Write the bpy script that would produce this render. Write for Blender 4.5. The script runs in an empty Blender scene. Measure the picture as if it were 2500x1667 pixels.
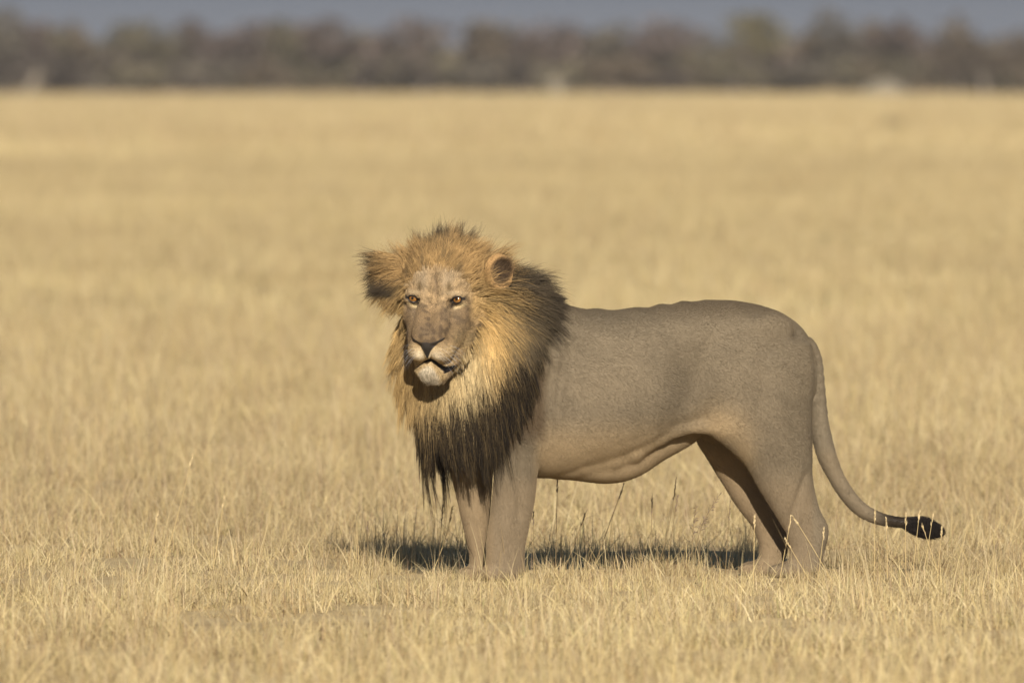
import bpy, math
import numpy as np
from mathutils import Vector, Matrix
rng = np.random.default_rng(11)
R = math.radians
scene = bpy.context.scene
col = scene.collection

# ------------------------------------------------------------------ camera
FPX, CX, CY, HOR = 27778.0, 1250.0, 833.5, 140.0     # focal length and frame centre in photo pixels
CAMH, CAMD = 2.117, 46.3
PITCH = math.atan((CY - HOR) / FPX)
cam = bpy.data.cameras.new('camera'); cam_o = bpy.data.objects.new('camera', cam); col.objects.link(cam_o)
cam_o.location = (0, -CAMD, CAMH); cam_o.rotation_euler = (math.pi / 2 - PITCH, 0, 0)
cam.sensor_width = 36; cam.lens = 400; cam.clip_start = 0.5; cam.clip_end = 20000
cam.dof.use_dof = True; cam.dof.focus_distance = CAMD - 0.45; cam.dof.aperture_fstop = 4.0
scene.camera = cam_o

# ------------------------------------------------------------------ light
SUN_EL, SUN_AZ = 24.5, 4.4          # azimuth: degrees to the right of the camera's back
sd = Vector((math.sin(R(SUN_AZ)) * math.cos(R(SUN_EL)), -math.cos(R(SUN_AZ)) * math.cos(R(SUN_EL)), math.sin(R(SUN_EL))))
sun = bpy.data.lights.new('sun', 'SUN'); sun.energy = 4.3; sun.angle = R(0.53); sun.color = (1.0, 0.93, 0.82)
sun_o = bpy.data.objects.new('sun', sun); col.objects.link(sun_o)
sun_o.rotation_euler = sd.to_track_quat('Z', 'Y').to_euler()
w = bpy.data.worlds.new('World'); scene.world = w; w.use_nodes = True
nt = w.node_tree; bg = nt.nodes['Background']
sky = nt.nodes.new('ShaderNodeTexSky'); sky.sky_type = 'NISHITA'; sky.sun_disc = False
sky.sun_elevation = R(SUN_EL); sky.sun_rotation = math.atan2(sd.x, sd.y)
sky.air_density = 1.0; sky.dust_density = 0.6; sky.ozone_density = 2.0; sky.altitude = 1100
# a grey blue bank of distant storm cloud all round the horizon, clear sky above it
tc = nt.nodes.new('ShaderNodeTexCoord'); sx = nt.nodes.new('ShaderNodeSeparateXYZ'); nt.links.new(tc.outputs['Generated'], sx.inputs[0])
mr = nt.nodes.new('ShaderNodeMapRange'); mr.interpolation_type = 'SMOOTHSTEP'
mr.inputs['From Min'].default_value = 0.10; mr.inputs['From Max'].default_value = 0.28; mr.inputs['To Min'].default_value = 1.0; mr.inputs['To Max'].default_value = 0.0
nt.links.new(sx.outputs['Z'], mr.inputs['Value'])
mm = nt.nodes.new('ShaderNodeMix'); mm.data_type = 'RGBA'; nt.links.new(mr.outputs[0], mm.inputs['Factor'])
nt.links.new(sky.outputs[0], mm.inputs[6]); mm.inputs[7].default_value = (2.35, 2.60, 3.1, 1)
nt.links.new(mm.outputs[2], bg.inputs[0]); bg.inputs[1].default_value = 0.05
scene.view_settings.view_transform = 'Standard'; scene.view_settings.look = 'None'
scene.view_settings.exposure = 0.57; scene.view_settings.gamma = 1.0
scene.view_settings.use_curve_mapping = False
scene.cycles.max_bounces = 6; scene.cycles.diffuse_bounces = 2; scene.cycles.transparent_max_bounces = 8
try: scene.cycles_curves.shape = 'RIBBONS'
except Exception: pass

# ------------------------------------------------------------------ helpers
def s2l(c):
    return tuple(((v / 255) / 12.92 if v / 255 <= 0.04045 else ((v / 255 + 0.055) / 1.055) ** 2.4) for v in c)
def unproj(px, py, Y):
    """world point at depth plane Y that shows at photo pixel (px, py)"""
    dx = (px - CX) / FPX; dy = (CY - py) / FPX
    fy = math.cos(PITCH) + dy * math.sin(PITCH); fz = -math.sin(PITCH) + dy * math.cos(PITCH)
    k = (Y + CAMD) / fy
    return np.array([dx * k, Y, CAMH + fz * k])
def proj(p):
    p = np.asarray(p); y = p[..., 1] + CAMD; z = p[..., 2] - CAMH
    f = y * math.cos(PITCH) - z * math.sin(PITCH); u = y * math.sin(PITCH) + z * math.cos(PITCH)
    return CX + p[..., 0] / f * FPX, CY - u / f * FPX
def tag(o, label=None, cat=None, group=None, kind=None):
    if label: o['label'] = label
    if cat: o['category'] = cat
    if group: o['group'] = group
    if kind: o['kind'] = kind
    return o
def link(name, data, mat=None, parent=None):
    o = bpy.data.objects.new(name, data); col.objects.link(o)
    if mat is not None and hasattr(data, 'materials'): data.materials.append(mat)
    if parent is not None: o.parent = parent
    return o
def empty(name, loc=(0, 0, 0)):
    o = bpy.data.objects.new(name, None); o.location = loc; o.empty_display_size = 0.1; col.objects.link(o); return o
def mesh(name, V, F, cols=None, smooth=False):
    """numpy mesh; F is (n,3) or (n,4)"""
    V = np.asarray(V, np.float32); F = np.asarray(F, np.int32); m = bpy.data.meshes.new(name)
    n, k = F.shape
    m.vertices.add(len(V)); m.vertices.foreach_set('co', V.ravel())
    m.loops.add(n * k); m.loops.foreach_set('vertex_index', F.ravel())
    m.polygons.add(n); m.polygons.foreach_set('loop_start', np.arange(0, n * k, k, dtype=np.int32))
    m.polygons.foreach_set('loop_total', np.full(n, k, np.int32))
    if smooth: m.polygons.foreach_set('use_smooth', np.ones(n, bool))
    m.update(calc_edges=True)
    if cols is not None:
        a = m.attributes.new('col', 'FLOAT_VECTOR', 'POINT'); a.data.foreach_set('vector', np.asarray(cols, np.float32).ravel())
    return m
def curves(name, P, rad, C, mat, parent=None):
    """P (n,k,3) strands, rad (n,k), C (n,k,3)"""
    n, k = P.shape[:2]
    cu = bpy.data.hair_curves.new(name); cu.add_curves([k] * n)
    cu.attributes['position'].data.foreach_set('vector', np.ascontiguousarray(P, np.float32).ravel())
    a = cu.attributes.get('radius') or cu.attributes.new('radius', 'FLOAT', 'POINT')
    a.data.foreach_set('value', np.ascontiguousarray(rad, np.float32).ravel())
    a = cu.attributes.new('col', 'FLOAT_VECTOR', 'POINT'); a.data.foreach_set('vector', np.ascontiguousarray(C, np.float32).ravel())
    return link(name, cu, mat, parent)
def nrm(v):
    return v / np.maximum(np.linalg.norm(v, axis=-1, keepdims=True), 1e-9)
def sm(x, a, b):
    t = np.clip((x - a) / (b - a), 0, 1); return t * t * (3 - 2 * t)
class Mat:
    def __init__(s, name, rough=0.8, spec=0.2):
        s.m = bpy.data.materials.new(name); s.m.use_nodes = True; s.t = s.m.node_tree; s.b = s.t.nodes['Principled BSDF']
        s.b.inputs['Roughness'].default_value = rough; s.b.inputs['Specular IOR Level'].default_value = spec
    def n(s, typ, **kw):
        x = s.t.nodes.new(typ)
        for k, v in kw.items(): setattr(x, k, v)
        return x
    def l(s, a, b): s.t.links.new(a, b)
    def attr(s, name='col'):
        return s.n('ShaderNodeAttribute', attribute_name=name).outputs['Vector']
    def noise(s, scale, detail=4, vec=None, rough=0.55):
        x = s.n('ShaderNodeTexNoise'); x.inputs['Scale'].default_value = scale; x.inputs['Detail'].default_value = detail
        x.inputs['Roughness'].default_value = rough
        if vec is not None: s.l(vec, x.inputs['Vector'])
        return x.outputs['Fac']
    def ramp(s, fac, stops):
        x = s.n('ShaderNodeValToRGB'); e = x.color_ramp.elements
        while len(e) < len(stops): e.new(0.5)
        for el, (p, c) in zip(e, stops): el.position = p; el.color = (*c, 1)
        s.l(fac, x.inputs['Fac']); return x.outputs['Color']
    def mul(s, a, b, fac=1.0, typ='MULTIPLY'):
        x = s.n('ShaderNodeMix', data_type='RGBA', blend_type=typ); x.inputs['Factor'].default_value = fac
        s.l(a, x.inputs[6])
        if isinstance(b, tuple): x.inputs[7].default_value = (*b, 1)
        else: s.l(b, x.inputs[7])
        return x.outputs[2]
    def base(s, c): s.l(c, s.b.inputs['Base Color'])

# ------------------------------------------------------------------ ground
mg = Mat('dry_soil_and_litter', 0.95, 0.05)
geo = mg.n('ShaderNodeNewGeometry').outputs['Position']
c1 = mg.ramp(mg.noise(3.0, 8, geo), [(0.3, (0.38, 0.285, 0.155)), (0.7, (0.62, 0.49, 0.27))])
c2 = mg.ramp(mg.noise(0.03, 5, geo), [(0.35, (0.86, 0.82, 0.78)), (0.65, (1.08, 1.04, 0.98))])
mg.base(mg.mul(c1, c2))
def ground():
    ys = np.concatenate([np.linspace(-60, 120, 91), np.geomspace(122, 9000, 60)])
    xs = np.concatenate([-np.geomspace(3000, 15, 24), np.linspace(-13, 13, 27), np.geomspace(15, 3000, 24)])
    X, Y = np.meshgrid(xs, ys, indexing='ij')
    far = sm(Y, 20, 90)
    Z = far * (0.03 * np.sin(Y / 17.0 + X / 30) + 0.025 * np.sin(Y / 7.3 + X / 11))
    Z *= 1 - sm(Y, 350, 480)
    V = np.stack([X, Y, Z], -1).reshape(-1, 3); n, m = len(xs), len(ys)
    i, j = np.meshgrid(np.arange(n - 1), np.arange(m - 1), indexing='ij'); a = (i * m + j).ravel()
    F = np.stack([a, a + m, a + m + 1, a + 1], -1)
    return link('ground', mesh('ground', V, F, smooth=True), mg.m)
tag(ground(), 'flat plain of dry pale soil under the grass', kind='structure')
def gz(x, y):
    far = sm(y, 20, 90)
    return far * (0.03 * np.sin(y / 17.0 + x / 30) + 0.025 * np.sin(y / 7.3 + x / 11)) * (1 - sm(y, 350, 480))

# ------------------------------------------------------------------ grass
mgr = Mat('dry_grass', 0.7, 0.15)
gpos = mgr.n('ShaderNodeNewGeometry').outputs['Position']
tint = mgr.ramp(mgr.noise(0.35, 4, gpos), [(0.3, (0.80, 0.76, 0.72)), (0.55, (1.0, 1.0, 1.0)), (0.75, (1.05, 1.04, 0.92))])
big = mgr.ramp(mgr.noise(0.035, 4, gpos), [(0.35, (0.88, 0.84, 0.82)), (0.65, (1.06, 1.04, 1.0))])
oi = mgr.n('ShaderNodeObjectInfo').outputs['Random']
ri = mgr.ramp(oi, [(0.0, (0.86, 0.83, 0.80)), (1.0, (1.10, 1.08, 1.04))])
gc = mgr.mul(mgr.mul(mgr.mul(mgr.attr(), tint), big), ri)
mgr.base(gc)
tr = mgr.n('ShaderNodeBsdfTranslucent'); mgr.l(gc, tr.inputs['Color'])
mx = mgr.n('ShaderNodeMixShader'); mx.inputs[0].default_value = 0.25
mgr.l(mgr.b.outputs[0], mx.inputs[1]); mgr.l(tr.outputs[0], mx.inputs[2])
mgr.l(mx.outputs[0], mgr.t.nodes['Material Output'].inputs['Surface'])

STRAW = np.array([[0.635, 0.540, 0.305], [0.56, 0.465, 0.246], [0.69, 0.605, 0.375], [0.475, 0.366, 0.20], [0.59, 0.49, 0.315], [0.22, 0.15, 0.09], [0.42, 0.39, 0.19], [0.36, 0.27, 0.18]])
SP = np.array([0.25, 0.22, 0.16, 0.12, 0.11, 0.06, 0.03, 0.05])
def blades(base, hgt, wid, lean_amt, cols, seg=3, curl=0.5):
    """ribbon blades: returns V, F(quads), C"""
    n = len(base); az = rng.uniform(0, 2 * np.pi, n); fa = rng.uniform(0, np.pi, n)
    ld = np.stack([np.cos(az), np.sin(az)], -1) * (lean_amt * np.abs(rng.normal(0, 1, n)))[:, None]
    t = np.linspace(0, 1, seg + 1)[None, :, None]
    h = hgt[:, None, None]
    xy = base[:, None, :2] + ld[:, None, :] * h * (t * (1 - curl) + curl * t ** 2)
    drop = np.clip(np.linalg.norm(ld, axis=1), 0, 1.5)[:, None, None]
    z = base[:, None, 2:3] + h * (t - 0.28 * drop * t ** 2)
    wv = np.stack([np.cos(fa), np.sin(fa), 0 * fa], -1)[:, None, :] * (wid[:, None, None] * (1 - 0.85 * t ** 1.5) * 0.5)
    c = np.concatenate([xy, z], -1)
    V = np.stack([c - wv, c + wv], 2).reshape(n, -1, 3)
    k = 2 * (seg + 1)
    f = np.array([[2 * i, 2 * i + 1, 2 * i + 3, 2 * i + 2] for i in range(seg)])
    F = (np.arange(n)[:, None, None] * k + f[None]).reshape(-1, 4)
    shade = np.ones((1, k, 1))
    C = np.broadcast_to(cols[:, None, :] * shade, (n, k, 3)).reshape(-1, 3)
    return V.reshape(-1, 3), F, C
def tuft_mesh(name, n, radius, hmean, width, lean, dry=1.0, fallen=0.2):
    r = radius * np.sqrt(rng.uniform(0, 1, n)); a = rng.uniform(0, 2 * np.pi, n)
    base = np.stack([r * np.cos(a), r * np.sin(a), np.full(n, -0.01)], -1)
    h = hmean * np.clip(rng.lognormal(-0.08, 0.42, n), 0.3, 2.2)
    c = STRAW[rng.choice(len(STRAW), n, p=SP)] * rng.uniform(0.85, 1.15, (n, 1))
    ln = np.where(rng.uniform(size=n) < fallen, lean * 3.2, lean)
    V, F, C = blades(base, h, width * rng.uniform(0.6, 1.4, n), ln, c)
    return mesh(name, V, F, C)
def lib(names_meshes):
    c = bpy.data.collections.new('grass_kinds')
    for m in names_meshes:
        o = bpy.data.objects.new(m.name, m); m.materials.append(mgr.m); c.objects.link(o)
    return c
def scatter(name, coll, pts, idx, scl, label):
    n = len(pts)
    me = bpy.data.meshes.new(name); me.vertices.add(n); me.vertices.foreach_set('co', pts.astype(np.float32).ravel())
    a = me.attributes.new('pick', 'INT', 'POINT'); a.data.foreach_set('value', idx.astype(np.int32))
    a = me.attributes.new('size', 'FLOAT_VECTOR', 'POINT'); a.data.foreach_set('vector', scl.astype(np.float32).ravel())
    rot = np.stack([rng.normal(0, 0.06, n), rng.normal(0, 0.06, n), rng.uniform(0, 6.283, n)], -1)
    a = me.attributes.new('turn', 'FLOAT_VECTOR', 'POINT'); a.data.foreach_set('vector', rot.astype(np.float32).ravel())
    me.materials.append(mgr.m)
    o = link(name, me); tag(o, label, kind='stuff')
    g = bpy.data.node_groups.new(name, 'GeometryNodeTree')
    g.interface.new_socket('Geometry', in_out='INPUT', socket_type='NodeSocketGeometry')
    g.interface.new_socket('Geometry', in_out='OUTPUT', socket_type='NodeSocketGeometry')
    N = g.nodes; gi = N.new('NodeGroupInput'); go = N.new('NodeGroupOutput')
    ci = N.new('GeometryNodeCollectionInfo'); ci.inputs['Collection'].default_value = coll
    ci.inputs['Separate Children'].default_value = True; ci.inputs['Reset Children'].default_value = True
    ip = N.new('GeometryNodeInstanceOnPoints'); ip.inputs['Pick Instance'].default_value = True
    def na(nm, t):
        x = N.new('GeometryNodeInputNamedAttribute'); x.data_type = t; x.inputs['Name'].default_value = nm
        return [s for s in x.outputs if s.enabled and s.name == 'Attribute'][0]
    er = N.new('FunctionNodeEulerToRotation')
    L = g.links.new
    L(gi.outputs[0], ip.inputs['Points']); L(ci.outputs[0], ip.inputs['Instance'])
    L(na('pick', 'INT'), ip.inputs['Instance Index']); L(na('turn', 'FLOAT_VECTOR'), er.inputs[0])
    L(er.outputs[0], ip.inputs['Rotation']); L(na('size', 'FLOAT_VECTOR'), ip.inputs['Scale'])
    L(ip.outputs[0], go.inputs[0])
    md = o.modifiers.new('scatter', 'NODES'); md.node_group = g
    return o
def field(y0, y1, dens, mar):
    """random ground points in the wedge seen by the camera, with a margin to each side"""
    out = []
    y = y0
    while y < y1:
        dy = max(1.0, (y + CAMD) * 0.05); hw = (y + dy + CAMD) * 1250 / FPX + mar + .12 * max(y, 0)
        n = rng.poisson(dens(y) * dy * 2 * hw)
        out.append(np.stack([rng.uniform(-hw, hw, n), rng.uniform(y, y + dy, n)], -1)); y += dy
    p = np.concatenate(out); return np.concatenate([p, gz(p[:, 0], p[:, 1])[:, None]], -1)
def patchy(p, sc, seed):
    q = np.random.default_rng(seed); v = 0
    for i in range(6):
        k = q.normal(0, 1 / sc, 2) * (1.6 ** i); v = v + np.sin(p[:, 0] * k[0] + p[:, 1] * k[1] + q.uniform(0, 6.28)) / (1.25 ** i)
    return v / 2.2
near = lib([tuft_mesh('short_tuft', 80, 0.11, h, wd, ln, fallen=fl) for h, wd, ln, fl in
            ((0.055, 0.0030, 0.60, .35), (0.070, 0.0030, 0.50, .35), (0.045, 0.0028, 0.80, .4), (0.085, 0.0030, 0.40, .3), (0.06, 0.0036, 0.60, .35), (0.075, 0.0026, 0.55, .3))]
           + [tuft_mesh('tall_tuft', 9, 0.07, h, 0.0019, 0.28, fallen=.15) for h in (0.13, 0.17, 0.21)]
           + [tuft_mesh('dead_tuft', 60, 0.09, h, 0.003, 0.8, fallen=.5) for h in (0.05,)])
p = field(-13, 40, lambda y: 30.0, 4.0)
pv = patchy(p, 0.7, 5); pw = patchy(p, 0.25, 15)
p = p[pw + .5 * pv + rng.normal(0, .5, len(p)) > -1.15]; pv = patchy(p, 0.7, 5); pw = patchy(p, .25, 15)
idx = rng.integers(0, 6, len(p)); tall = rng.uniform(size=len(p)) < 0.07 + 0.04 * pv + .07 * sm(p[:, 1], 1.5, 10); idx[tall] = rng.integers(6, 9, tall.sum())
dead = rng.uniform(size=len(p)) < .09 - .04 * pw; idx[dead & ~tall] = 9
sc = rng.uniform(0.75, 1.25, len(p)) * (1 + 0.16 * pv + .1 * pw)
sc *= 1.0 + 0.5 * sm(p[:, 1], 1.5, 14) + .25 * sm(p[:, 1], -2, -8)
strip = sm(p[:, 1], -2.2, -1.2) * sm(p[:, 1], .7, .25) * sm(np.abs(p[:, 0] - .05), 2.2, 1.3); sc *= 1 - .24 * strip
shade = sm(p[:, 1], .2, .6) * sm(p[:, 1], 3.2, 2.0) * sm(np.abs(p[:, 0]), 1.6, 1.2); more = (rng.uniform(size=len(p)) < .28 * shade); idx[more] = rng.integers(6, 9, more.sum())
scatter('dry_grass', near, p, idx, np.stack([sc * 1.1, sc * 1.1, sc], -1), 'short dry golden grass around the lion')
mid = lib([tuft_mesh('loose_tuft', 110, 0.28, h, 0.007, 0.55) for h in (0.12, 0.14, 0.10, 0.16)])
p = field(40, 190, lambda y: 9.0 if y < 100 else 6.0, 5.0); pv = patchy(p, 3.0, 8)
sc = rng.uniform(0.8, 1.25, len(p)) * (1 + 0.18 * pv)
scatter('dry_grass', mid, p, rng.integers(0, 4, len(p)), np.stack([sc, sc, sc], -1), 'blurred golden grass on the plain behind the lion')
farl = lib([tuft_mesh('wide_tuft', 90, 0.8, h, 0.03, 0.35) for h in (0.13, 0.16, 0.11)])
p = field(190, 570, lambda y: 1.2, 8.0); pv = patchy(p, 14.0, 9)
sc = rng.uniform(0.8, 1.2, len(p)) * (1 + 0.2 * pv)
scatter('dry_grass', farl, p, rng.integers(0, 3, len(p)), np.stack([sc, sc, sc], -1), 'far golden grass reaching to the thicket')

# ------------------------------------------------------------------ lion: one continuous body from a distance field
TH = R(15); AX = np.array([math.cos(TH), math.sin(TH), 0.0]); NR = np.array([math.sin(TH), -math.cos(TH), 0.0])  # tailward, near side
BX = (1640 - CX) / 600.0
PXM = 600.0
def B(px, py, t):
    """world point on the body plane with lateral offset t (towards the camera) at photo pixel"""
    Y = 0.0
    for _ in range(4):
        p = unproj(px, py, Y); s = ((p[0] - BX) - t * NR[0]) / AX[0]; Y = s * AX[1] + t * NR[1]
    return unproj(px, py, Y)
def to_b(p):
    q = p - np.array([BX, 0, 0]); return q @ AX, q @ NR, p[..., 2]
def bs(px, py, t):
    a = to_b(B(px, py, t)); return a[0], a[2]
# head frame
YAW, PIT = R(15), R(2)
HF = np.array([-math.sin(YAW) * math.cos(PIT), -math.cos(YAW) * math.cos(PIT), -math.sin(PIT)])
HR = np.array([math.cos(YAW), -math.sin(YAW), 0.0]); HU = np.cross(HF, HR) * -1.0
HU = HU if HU[2] > 0 else -HU
ROLL = R(1.0); HR, HU = math.cos(ROLL) * HR - math.sin(ROLL) * HU * 0 + math.sin(ROLL) * HU * -1, math.cos(ROLL) * HU + math.sin(ROLL) * HR
HO = unproj(1064, 729, -0.50)
def hd(r, u, f): return HO + r * HR + u * HU + f * HF
def to_h(p):
    q = p - HO; return q @ HR, q @ HU, q @ HF

def axis(parts):
    out = []
    for a, b, st in parts: out.append(np.arange(a, b, st))
    return np.concatenate(out)
GX = axis([(-0.72, -0.50, .006), (-0.50, -0.12, .003), (-0.12, 1.30, .0075), (1.30, 1.78, .009)])
GY = axis([(-0.76, -0.42, .003), (-0.42, 0.42, .0075)])
GZ = axis([(-0.03, 0.75, .0075), (0.75, 1.30, .003), (1.30, 1.42, .006)])
D = np.full((len(GX), len(GY), len(GZ)), 0.5, np.float32)
def box(lo, hi, pad):
    sl = []
    for g, a, b in zip((GX, GY, GZ), lo, hi):
        i, j = np.searchsorted(g, a - pad), np.searchsorted(g, b + pad); sl.append(slice(max(i - 1, 0), min(j + 1, len(g))))
    return tuple(sl)
def grid(sl):
    return (GX[sl[0]].astype(np.float32)[:, None, None], GY[sl[1]].astype(np.float32)[None, :, None], GZ[sl[2]].astype(np.float32)[None, None, :])
def merge(sl, d, k, op='+'):
    a = D[sl]
    if op == '+':
        if k > 0:
            h = np.clip(0.5 + 0.5 * (d - a) / k, 0, 1); D[sl] = d + (a - d) * h - k * h * (1 - h)
            return
        D[sl] = np.minimum(a, d)
    else:
        b = -d; h = np.clip(0.5 - 0.5 * (b - a) / -k, 0, 1) if False else np.clip(0.5 + 0.5 * (b - a) / k, 0, 1)
        D[sl] = a + (b - a) * h + k * h * (1 - h)
def loc(sl, c, M):
    X, Y, Z = grid(sl); X = X - np.float32(c[0]); Y = Y - np.float32(c[1]); Z = Z - np.float32(c[2])
    return [X * np.float32(m[0]) + Y * np.float32(m[1]) + Z * np.float32(m[2]) for m in M]
BM = (AX, NR, np.array([0, 0, 1.0])); HM = (HR, HU, HF)
def ell(c, rad, k=.03, M=HM, op='+'):
    rm = max(rad); sl = box(c - rm, c + rm, k + .01)
    q = loc(sl, c, M)
    k0 = np.sqrt(sum((a / np.float32(r)) ** 2 for a, r in zip(q, rad))); k1 = np.sqrt(sum((a / np.float32(r * r)) ** 2 for a, r in zip(q, rad)))
    merge(sl, k0 * (k0 - 1) / np.maximum(k1, 1e-4), k, op)
def cap(a, b, ra, rb, k=.03, op='+'):
    a = np.asarray(a); b = np.asarray(b); rm = max(ra, rb)
    sl = box(np.minimum(a, b) - rm, np.maximum(a, b) + rm, k + .01)
    ab = b - a; L = float(ab @ ab) + 1e-9
    X, Y, Z = grid(sl); X = X - np.float32(a[0]); Y = Y - np.float32(a[1]); Z = Z - np.float32(a[2])
    t = np.clip((X * ab[0] + Y * ab[1] + Z * ab[2]) / L, 0, 1).astype(np.float32)
    d = np.sqrt((X - t * ab[0]) ** 2 + (Y - t * ab[1]) ** 2 + (Z - t * ab[2]) ** 2) - (ra + (rb - ra) * t)
    merge(sl, d.astype(np.float32), k, op)
def chain(pts, k=.02):
    for (a, ra), (b, rb) in zip(pts[:-1], pts[1:]): cap(a, b, ra, rb, k)
def catmull(P, n):
    P = np.asarray(P, float); P = np.concatenate([[2 * P[0] - P[1]], P, [2 * P[-1] - P[-2]]]); out = []
    for i in range(1, len(P) - 2):
        for t in np.linspace(0, 1, n, endpoint=False):
            out.append(0.5 * (2 * P[i] + (P[i + 1] - P[i - 1]) * t + (2 * P[i - 1] - 5 * P[i] + 4 * P[i + 1] - P[i + 2]) * t * t + (3 * P[i] - P[i - 1] - 3 * P[i + 1] + P[i + 2]) * t ** 3))
    return np.array(out + [P[-2]])
def smooth_tab(x, ys, sig=0.02, n=500):
    xx = np.linspace(x[0], x[-1], n); dx = xx[1] - xx[0]; kr = max(int(3 * sig / dx), 1)
    g = np.exp(-0.5 * (np.arange(-kr, kr + 1) * dx / sig) ** 2); g /= g.sum(); res = []
    for y in ys:
        v = np.interp(xx, x, y); lead = v[0] - (v[1] - v[0]) * np.arange(kr, 0, -1); tail = v[-1] + (v[-1] - v[-2]) * np.arange(1, kr + 1)
        res.append(np.convolve(np.concatenate([lead, v, tail]), g, 'valid'))
    return xx, res
# torso: photo px, top y, lower y, half width
TORSO = [(1075, 880, 985, .09), (1130, 815, 1060, .14), (1200, 785, 1135, .18), (1260, 765, 1160, .20), (1312, 752, 1166, .212), (1359, 748, 1165, .222), (1395, 750, 1160, .228), (1430, 755, 1150, .233),
         (1486, 757, 1141, .238), (1559, 753, 1118, .236), (1613, 745, 1082, .226), (1668, 738, 1058, .212), (1722, 733, 1046, .202), (1788, 734, 1040, .197),
         (1850, 744, 1040, .187), (1904, 762, 1035, .168), (1945, 789, 1030, .14), (1968, 815, 1000, .11), (1984, 860, 960, .06)]
def torso():
    tt = [(bs(a, b, 0), bs(a, c, 0), wd) for a, b, c, wd in TORSO]
    s = np.array([x[0][0] for x in tt]); top = np.array([x[0][1] for x in tt]); bot = np.array([x[1][1] for x in tt]); hw = np.array([x[2] for x in tt])
    xx, (top, bot, hw) = smooth_tab(s, [top, bot, hw], .018)
    c = np.array([BX, 0, 0]); lo = c + AX * s[0]; hi = c + AX * s[-1]
    sl = box(np.array([lo[0] - .06, -.5, .2]), np.array([hi[0] + .06, .5, 1.2]), .03)
    q = loc(sl, c, BM); S = np.clip(q[0], s[0], s[-1])
    T = np.interp(S, xx, top).astype(np.float32); Bo = np.interp(S, xx, bot).astype(np.float32); W = np.interp(S, xx, hw).astype(np.float32)
    a = (T - Bo) / 2; v = (q[2] - (T + Bo) / 2) / a; v1 = np.clip(v, -1.2, 1.2)
    wv = W * (1 - 0.16 * v1 - 0.10 * v1 * v1)                     # a little narrower at the spine
    n = 2.25
    rr = (np.abs(q[1] / wv) ** n + np.abs(v) ** n + 1e-9) ** (1 / n)
    d = (rr - 1) * np.minimum(a, wv) * 0.9
    over = np.maximum(np.maximum(s[0] - q[0], q[0] - s[-1]), 0)
    d = np.where(over > 0, np.maximum(d, 0) + over * 0.9, d)
    merge(sl, d.astype(np.float32), .0)
torso()
def leg(rows, k):
    """rows: py, left px, right px, lateral centre, half thickness"""
    z = []; c = []; a = []; tc = []; b = []
    for py, l, r, t, th in rows:
        sl_, zl = bs(l, py, t); sr_, _ = bs(r, py, t)
        z.append(zl); c.append((sl_ + sr_) / 2); a.append((sr_ - sl_) / 2); tc.append(t); b.append(th)
    z, c, a, tc, b = [np.array(v)[::-1] for v in (z, c, a, tc, b)]
    zz, (c, a, tc, b) = smooth_tab(z, [c, a, tc, b], .014)
    o = np.array([BX, 0, 0]); pts = np.array([o + AX * (ci + si * ai) + NR * ti for ci, ai, ti in zip(c, a, tc) for si in (-1, 1)])
    lo = pts.min(0); hi = pts.max(0); lo[2] = z[0]; hi[2] = z[-1]
    sl = box(lo - .1, hi + .1, k + .02); q = loc(sl, o, BM); Z = np.clip(q[2], z[0], z[-1])
    f = lambda y: np.interp(Z, zz, y).astype(np.float32)
    C, A, T, H = f(c), f(a), f(tc), f(b)
    n = 2.2
    rr = (np.abs((q[0] - C) / A) ** n + np.abs((q[1] - T) / H) ** n + 1e-9) ** (1 / n)
    d = (rr - 1) * np.minimum(A, H) * 0.92
    over = np.maximum(np.maximum(z[0] - q[2], q[2] - z[-1]), 0)
    d = np.where(over > 0, np.maximum(d, 0) + over * 0.9, d)
    merge(sl, d.astype(np.float32), k)
# near hind leg
leg([(840, 1775, 1975, .10, .07), (900, 1740, 1984, .115, .092), (960, 1728, 1982, .125, .098), (1010, 1722, 1980, .13, .098), (1052, 1722, 1980, .13, .095), (1071, 1752, 1980, .13, .092), (1098, 1783, 1980, .13, .088), (1131, 1816, 1980, .128, .082),
     (1160, 1836, 1981, .125, .075), (1190, 1852, 1985, .122, .068), (1238, 1882, 1997, .12, .056), (1259, 1895, 2006, .12, .052), (1280, 1908, 2020, .12, .048), (1304, 1918, 2023, .12, .046), (1336, 1929, 2014, .12, .045), (1369, 1930, 2006, .12, .046), (1400, 1920, 2004, .12, .052)], .035)
ell(B(1930, 1392, .12), (.085, .052, .035), .02, BM)
# far hind leg
leg([(840, 1790, 1960, -.10, .07), (900, 1760, 1975, -.115, .09), (960, 1722, 1960, -.125, .095), (1010, 1700, 1930, -.13, .092), (1050, 1693, 1900, -.13, .088), (1086, 1704, 1880, -.13, .08), (1140, 1739, 1880, -.128, .072), (1185, 1769, 1890, -.125, .064), (1214, 1785, 1898, -.122, .058), (1253, 1812, 1915, -.12, .05), (1280, 1836, 1928, -.12, .047), (1304, 1847, 1932, -.12, .045),
     (1333, 1856, 1925, -.12, .043), (1375, 1852, 1912, -.12, .046), (1398, 1842, 1912, -.12, .05)], .03)
ell(B(1855, 1388, -.12), (.08, .052, .034), .02, BM)
# near foreleg and shoulder
leg([(800, 1180, 1318, .10, .07), (880, 1165, 1318, .13, .085), (947, 1168, 1312, .145, .088), (1041, 1180, 1312, .15, .08), (1074, 1190, 1317, .148, .075), (1105, 1201, 1315, .145, .07), (1156, 1209, 1310, .14, .066), (1207, 1204, 1306, .135, .06), (1249, 1200, 1299, .13, .057), (1290, 1193, 1290, .13, .055),
     (1333, 1188, 1280, .13, .052), (1370, 1188, 1279, .13, .053), (1396, 1184, 1282, .13, .058)], .03)
ell(B(1222, 1402, .13), (.085, .06, .036), .02, BM)
ell(B(1300, 1076, .155), (.03, .03, .04), .03, BM)
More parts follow.
